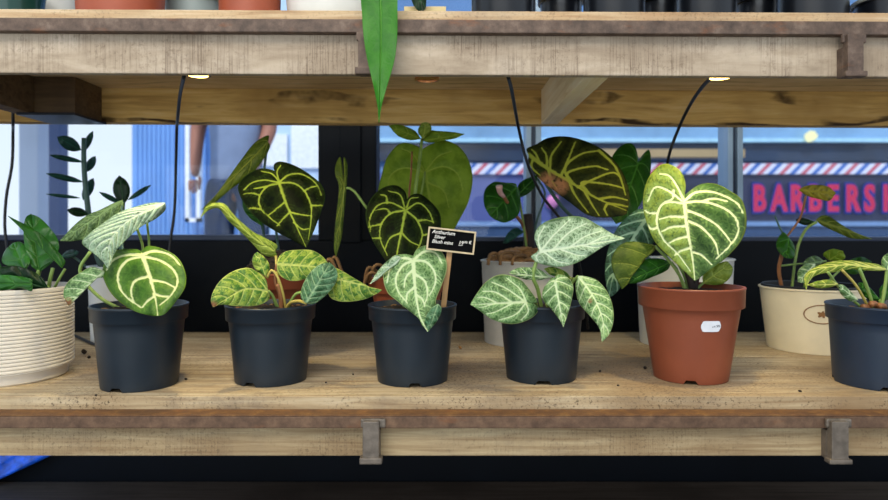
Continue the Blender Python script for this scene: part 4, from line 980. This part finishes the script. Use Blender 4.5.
# crumbs on the shelf
GK = 'soil crumbs on the lower shelf'
for k, (x, y, r, lab) in enumerate(((84, 354, .0042, 'largest black soil crumb between ribbed pot and first dark pot'), (89, 358.5, .0022, 'tiny black crumb beside the largest crumb, left side'), (186, 380, .0021, 'black crumb just right of the leftmost dark pot'), (326, 383, .0012, 'black crumb right of the yellow-flecked plant pot'),
        (460, 349, .0028, 'crumb behind and right of the price sign pot'), (645, 369, .0024, 'crumb just left of the terracotta pot'), (800, 392, .0018, 'crumb left of the slate-blue pot'), (353, 375, .0012, 'small crumb left of the price sign pot'), (600, 372, .0014, 'crumb between the silver-leaf plant and the terracotta pot'), (96, 396, .0013, 'crumb at the board edge below the leftmost dark pot'), (618, 386, .0013, 'crumb near the board edge, left of the terracotta pot'))):
    d = .203 * F / (y - HY)
    o = chunk('soil_crumb', (fx(x, d), d, SZ), r, M_soil if k != 4 else M_chip, None, .7, k + 1); tag(o, lab, 'crumb', GK)
o = chunk('paper_scrap', (fx(744, .98), .98, .2155), .004, M_perl, None, .4, 5); tag(o, 'tiny white scrap on the dark board under the shelf', 'scrap')

# ------------------------------------------------------------------ street outside
M_wallb = plain('blue_grey_wall', '#5a7fae', .8, 0, .1, 1.2); M_palew = plain('pale_blue_wall', '#bcd4f0', .8, 0, .06, 1.5)
fac = thing('shop_facade', (1.6, 6.2, 0), 'blue-grey barber shop front across the street, behind the right windows', 'building')
D = 6.0
def pb(m, x0, y0, x1, y1, d, th): # pixel rectangle at depth d
    a = W(x0, y1, d); b = W(x1, y0, d); m.box((a.x, d, a.z), (b.x, d + th, b.z)); return m
MB().box((-1.0, 6.08, 0), (6.5, 6.4, 3.4)).build('wall', M_wallb, fac)
pb(MB(), 552, 173, 1100, 224, 6.0, .078).build('sign_panel', plain('sign_navy', '#242b4c', .5, 0, .06, 2), fac)
pb(MB(), 342, 173, 551, 224, 6.0, .078).build('sign_panel', plain('sign_pane_reflection', '#4a5590', .5, 0, .06, 2), fac)  # lighter copy of the navy panel; pane reflection painted into its colour
pb(MB(), 342, 221.5, 1100, 226, 5.96, .03).build('ledge', plain('ledge_blue', '#6f8fbc', .5), fac)
pb(MB(), 342, 226, 1100, 262, 5.99, .08).build('plinth', plain('plinth_blue', '#24426a', .6), fac)
pb(MB(), 342, 126, 1100, 139, 5.98, .09).build('upper_fascia', plain('fascia_pale', '#7aa2c8', .6, 0, .2, 2.5), fac)
pb(MB(), 342, 142, 1100, 161, 6.02, .05).build('dark_window', plain('window_dark', '#22344e', .25, 0, .4, 2), fac)
pb(MB(), 342, 138, 1100, 142, 5.95, .1).build('awning_rail', plain('rail_cyan', '#a4d0ea', .4), fac)
# barber stripes
t = NT('barber_stripes'); tc = t.coords('Object', (1, 1, 1)); sp = t.new('ShaderNodeSeparateXYZ'); t.link(tc, sp.inputs[0])
u = t.math('ADD', t.math('MULTIPLY', sp.outputs[0], 5.0), t.math('MULTIPLY', sp.outputs[2], -5.0)); u = t.math('FRACT', u)
r_ = t.ramp(u, [(0, hexc('#d7d9ec')), (.26, hexc('#c05c70')), (.5, hexc('#d7d9ec')), (.75, hexc('#3c68b8'))])
t.n[-1].color_ramp.interpolation = 'CONSTANT' if hasattr(t.n[-1], 'color_ramp') else 'CONSTANT'
t.link(r_, t.b.inputs['Base Color'])
pb(MB(), 440, 163.5, 1100, 174, 5.96, .04).build('striped_band', t.m, fac)
neon = emit('sign_red_glow', '#d8406c', .85); neonb = emit('sign_blue_glow', '#3654d0', .5)
o0 = W(753, 210.5, 5.95); MB_ = Matrix.Translation(o0) @ Matrix.Rotation(PI / 2, 4, 'X')
for i, ch in enumerate('BARBERSHOP'):
    Mi = MB_ @ Matrix.Translation((i * .170, 0, 0))
    text('letter_halo', ch, .335, neonb, fac, Mi @ Matrix.Translation((0, 0, -.012)), .004, .030, sx=.62)
    text('letter', ch, .335, neon, fac, Mi, .006, .010, sx=.62)
# bright lamp on that facade
lp = W(811, 136, 5.9); chunk('globe_lamp', lp, .05, emit('globe_glow', '#f0f0c0', 1.3), fac, 1, 2)
# neon flecks of the second sign
t2 = W(683, 203, 5.95); chunk('window_sticker', t2, .05, plain('sticker_pale', '#c8d4f4', .6), fac, 1.2, 3)
t2 = W(553, 202, 5.95); chunk('window_sticker', t2, .05, plain('sticker_pink', '#e08ac0', .6), fac, 1.4, 4)
# wooden beam seen over the street at right
o = pb(MB(), 560, 149, 745, 157, 5.6, .12).build('timber_beam', plain('tan_beam', '#a8916c', .7, 0, .1, 3)); tag(o, 'tan timber beam across the street, above the striped band', 'beam')

wf = thing('pale_facade', (-1.2, 6.0, 0), 'pale sunlit house front behind the passer-by', 'building')
MB().box((fx(196, 6), 6.0, 0), (fx(330, 6), 6.3, 3.6)).build('wall', M_palew, wf)
wh = plain('white_reveal', '#f4f7ff', .7)
for r in ((262, 134, 287, 166), (291, 118, 322, 168), (206, 110, 222, 165)): pb(MB(), *r, 5.96, .035).build('window', wh, wf)
o = thing('metal_shutter', (fx(170, 4.6), 4.6, 0), 'blue vertically ribbed metal shutter left of the passer-by', 'shutter')
m = MB()
for k in range(22):
    a = 134 + k * 4.6; pb(m, a, 60, a + 3.4, 329, 4.622, .02)
pb(m, 132, 60, 236, 329, 4.63, .06)
m.build('ribbed_panel', plain('shutter_blue', '#6f9fe0', .55, 0, .1, 2), o)
fr = MB(); pb(fr, 185, 118, 189, 222, 4.5, .05); pb(fr, 185, 218, 200, 222, 4.5, .05); pb(fr, 196, 118, 200, 222, 4.5, .05); pb(fr, 185, 114, 200, 118, 4.5, .05)
tag(fr.build('white_frame', wh), 'tall narrow white frame behind the passer-by', 'frame')
gp = plain('white_post', '#c6d0e4', .6, 0, .06, 4); dp = plain('slate_post', '#55658c', .6, 0, .06, 4)
x = fx(28, 2.4); tag(MB().box((x - .036, 2.4, 0), (x + .036, 2.47, 2.6), .008).build('street_post', gp), 'pale white post outside the left window', 'post')
x = fx(54, 2.6); tag(MB().box((x - .024, 2.6, 0), (x + .024, 2.66, 2.6), .006).build('street_post', dp), 'slate-coloured slimmer post outside the left window', 'post')

# passer-by
def skin(name, pts, edges, radii, mat, parent, root=0, sub=2):
    me = bpy.data.meshes.new(name); off = root_of(parent).location
    me.from_pydata([tuple(Vector(p)) for p in pts], edges, [])
    o = bpy.data.objects.new(name, me); COL.objects.link(o); o.parent = parent
    o.modifiers.new('skin', 'SKIN'); sk = me.skin_vertices[0].data
    for i, r in enumerate(radii): sk[i].radius = (r if isinstance(r, tuple) else (r, r)); sk[i].use_root = (i == root)
    s = o.modifiers.new('sub', 'SUBSURF'); s.levels = s.render_levels = sub
    me.materials.append(mat)
    for p_ in me.polygons: p_.use_smooth = True
    dg = bpy.context.evaluated_depsgraph_get(); ev = bpy.data.meshes.new_from_object(o.evaluated_get(dg))
    o.modifiers.clear(); o.data = ev
    for p_ in ev.polygons: p_.use_smooth = True
    return o
px_ = fx(237, 3.6)
man = thing('person', (px_, 3.6, 0), 'passer-by in grey T-shirt and dark jeans standing outside the window, arms hanging', 'person')
M_skin = plain('skin', '#a8705c', .6, 0, .05); M_tee = plain('grey_tee', '#8494b4', .85, 0, .08, 12); M_jean = plain('dark_jeans', '#243a5e', .85, 0, .2, 16); M_shoe = plain('shoe_dark', '#22242a', .6); M_hair = plain('hair_brown', '#2c1f18', .7)
pts = [(0, 0, 1.0), (0, 0, 1.2), (0, .01, 1.4), (0, .01, 1.5), (0, 0, 1.58), (0, -.01, 1.68), (0, -.01, 1.78),
       (-.17, .01, 1.46), (-.225, .02, 1.26), (-.215, -.04, 1.06), (.16, .01, 1.46), (.185, -.01, 1.26), (.145, -.11, 1.08),
       (-.09, 0, .92), (-.10, -.01, .52), (-.10, .02, .10), (.09, 0, .92), (.11, -.01, .52), (.11, .02, .10), (-.10, -.10, .05), (.11, -.10, .05),
       (-.212, -.055, 1.0), (.12, -.13, 1.03)]
ed = [(0, 1), (1, 2), (2, 3), (3, 4), (4, 5), (5, 6), (2, 7), (7, 8), (8, 9), (2, 10), (10, 11), (11, 12), (0, 13), (13, 14), (14, 15), (0, 16), (16, 17), (17, 18), (15, 19), (18, 20), (9, 21), (12, 22)]
rd = [(.10, .06), (.10, .06), (.11, .06), .06, .055, (.075, .09), (.06, .075), .055, .044, .030, .055, .044, .030, .07, .05, .038, .07, .05, .038, .03, .03, (.036, .018), (.036, .018)]
skin('body', pts, ed, rd, M_skin, man)
for sx in (-1, 1):
    hx, hy, hz = (-.212, -.058, .985) if sx < 0 else (.12, -.135, 1.01)
    for k in range(4):
        xx = hx + (k - 1.5) * .017; ln = (.066, .078, .074, .058)[k]
        skin('finger', [(xx, hy, hz), (xx, hy - .008, hz - ln * .5), (xx, hy, hz - ln)], [(0, 1), (1, 2)], [.009, .0085, .0075], M_skin, man, sub=1)
    skin('thumb', [(hx - sx * .028, hy - .012, hz + .015), (hx - sx * .042, hy - .032, hz - .01), (hx - sx * .04, hy - .042, hz - .04)], [(0, 1), (1, 2)], [.011, .010, .0085], M_skin, man, sub=1)
skin('t_shirt', [(0, 0, .90), (0, 0, 1.2), (0, .01, 1.4), (0, .01, 1.49), (-.175, .01, 1.455), (-.218, .02, 1.30), (.165, .01, 1.455), (.182, -.004, 1.30)], [(0, 1), (1, 2), (2, 3), (2, 4), (4, 5), (2, 6), (6, 7)], [(.165, .11), (.15, .108), (.165, .105), .068, .068, .064, .068, .064], M_tee, man)
skin('jeans', [(0, 0, 1.10), (-.09, 0, .90), (-.10, -.01, .52), (-.10, .02, .09), (.09, 0, .90), (.11, -.01, .52), (.11, .02, .09)], [(0, 1), (1, 2), (2, 3), (0, 4), (4, 5), (5, 6)], [(.15, .105), .098, .075, .062, .098, .075, .062], M_jean, man)
for sx in (-.10, .11): skin('shoe', [(sx, .04, .045), (sx, -.06, .04), (sx, -.14, .035)], [(0, 1), (1, 2)], [.044, .042, .034], M_shoe, man)
skin('hair', [(0, .03, 1.66), (0, .03, 1.76), (0, -.02, 1.82)], [(0, 1), (1, 2)], [.075, .085, .07], M_hair, man)
for sx in (-.032, .032): skin('eye', [(sx, -.094, 1.715), (sx, -.098, 1.715)], [(0, 1)], [.009, .008], plain('eye_dark', '#1a1412', .3), man, sub=1)
skin('nose', [(0, -.088, 1.72), (0, -.112, 1.69), (0, -.098, 1.682)], [(0, 1), (1, 2)], [.008, .012, .012], M_skin, man, sub=1)
skin('mouth', [(-.022, -.092, 1.655), (0, -.098, 1.655), (.022, -.092, 1.655)], [(0, 1), (1, 2)], [.005, .007, .005], plain('lips', '#8a4c44', .5), man, sub=1)

# ------------------------------------------------------------------ light
wd = bpy.data.worlds.new('world'); S.world = wd; wd.use_nodes = True
nt = wd.node_tree; bg = nt.nodes['Background']
tcw = nt.nodes.new('ShaderNodeTexCoord'); sp = nt.nodes.new('ShaderNodeSeparateXYZ'); nt.links.new(tcw.outputs['Generated'], sp.inputs[0])
rp = nt.nodes.new('ShaderNodeValToRGB'); nt.links.new(sp.outputs[2], rp.inputs[0])
rp.color_ramp.elements[0].position = 0.0; rp.color_ramp.elements[0].color = (.86, .93, 1, 1)
rp.color_ramp.elements[1].position = .6; rp.color_ramp.elements[1].color = (.62, .78, 1, 1)
nt.links.new(rp.outputs[0], bg.inputs[0]); bg.inputs[1].default_value = 1.12

def area(name, loc, target, sx, sy, e, col):
    L = bpy.data.lights.new(name, 'AREA'); L.shape = 'RECTANGLE'; L.size = sx; L.size_y = sy; L.energy = e; L.color = col
    o = bpy.data.objects.new(name, L); COL.objects.link(o); o.location = loc
    o.rotation_euler = (Vector(target) - Vector(loc)).to_track_quat('-Z', 'Y').to_euler(); return o
area('shop_ceiling_light', (-.3, -.5, 2.3), (0, .9, .7), 1.6, .8, 36, (1, .95, .87))
area('added_front_fill', (-.7, -2.2, .80), (0, .9, .75), 2.6, 1.5, 22, (.90, .96, 1))  # unseen fill lamp added behind the camera to brighten pot fronts and undersides
area('added_low_blue_fill', (-.95, 1.0, .42), (-.80, 1.28, .26), .10, .10, .35, (.25, .5, 1))  # added blue lamp without a real source, tints the lower left corner

bxs('unseen_ceiling', (-2.4, -2.7, 2.60), (2.4, 1.40, 2.66), plain('ceiling_white', '#c8c4bc', .9), bev=0, kind='structure')  # slab out of view, put in to keep sun and sky light off the shelves
L = bpy.data.lights.new('sun', 'SUN'); L.energy = 2.2; L.angle = .02; L.color = (1, .96, .9)
o = bpy.data.objects.new('sun', L); COL.objects.link(o); o.rotation_euler = Vector((.25, 1, -1.0)).to_track_quat('-Z', 'Y').to_euler()
# made-up sheet in the corner below, coloured to stand for blue light sheen
M_sheen = plain('blue_sheen_paint', '#1f5ed0', .3, 0, .5, 60, .4)
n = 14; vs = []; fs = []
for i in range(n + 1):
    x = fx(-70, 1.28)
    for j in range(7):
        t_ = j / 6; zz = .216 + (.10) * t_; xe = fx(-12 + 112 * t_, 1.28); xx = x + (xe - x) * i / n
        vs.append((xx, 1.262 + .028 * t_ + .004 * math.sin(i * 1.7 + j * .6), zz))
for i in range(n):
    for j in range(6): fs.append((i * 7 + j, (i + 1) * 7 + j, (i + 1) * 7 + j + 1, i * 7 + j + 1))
o = obj('blue_sheen_sheet', vs, fs, M_sheen, None, smooth=True); o.modifiers.new('t', 'SOLIDIFY').thickness = .0012
tag(o, 'made-up blue sheet standing for the sheen of light under the shelf, far left', 'plastic sheet')
# ------------------------------------------------------------------ camera
cam = bpy.data.cameras.new('camera'); co = bpy.data.objects.new('camera', cam); COL.objects.link(co)
co.location = (0, 0, CZ); co.rotation_euler = (PI / 2, 0, 0)
cam.sensor_width = 36; cam.sensor_fit = 'HORIZONTAL'; cam.lens = F / 888 * 36; cam.shift_y = -(250 - HY) / 888
cam.dof.use_dof = True; cam.dof.focus_distance = .85; cam.dof.aperture_fstop = 5.0
cam.clip_start = .05
S.camera = co
S.view_settings.view_transform = 'Standard'; S.view_settings.look = 'None'; S.view_settings.gamma = 1
S.view_settings.exposure = 0
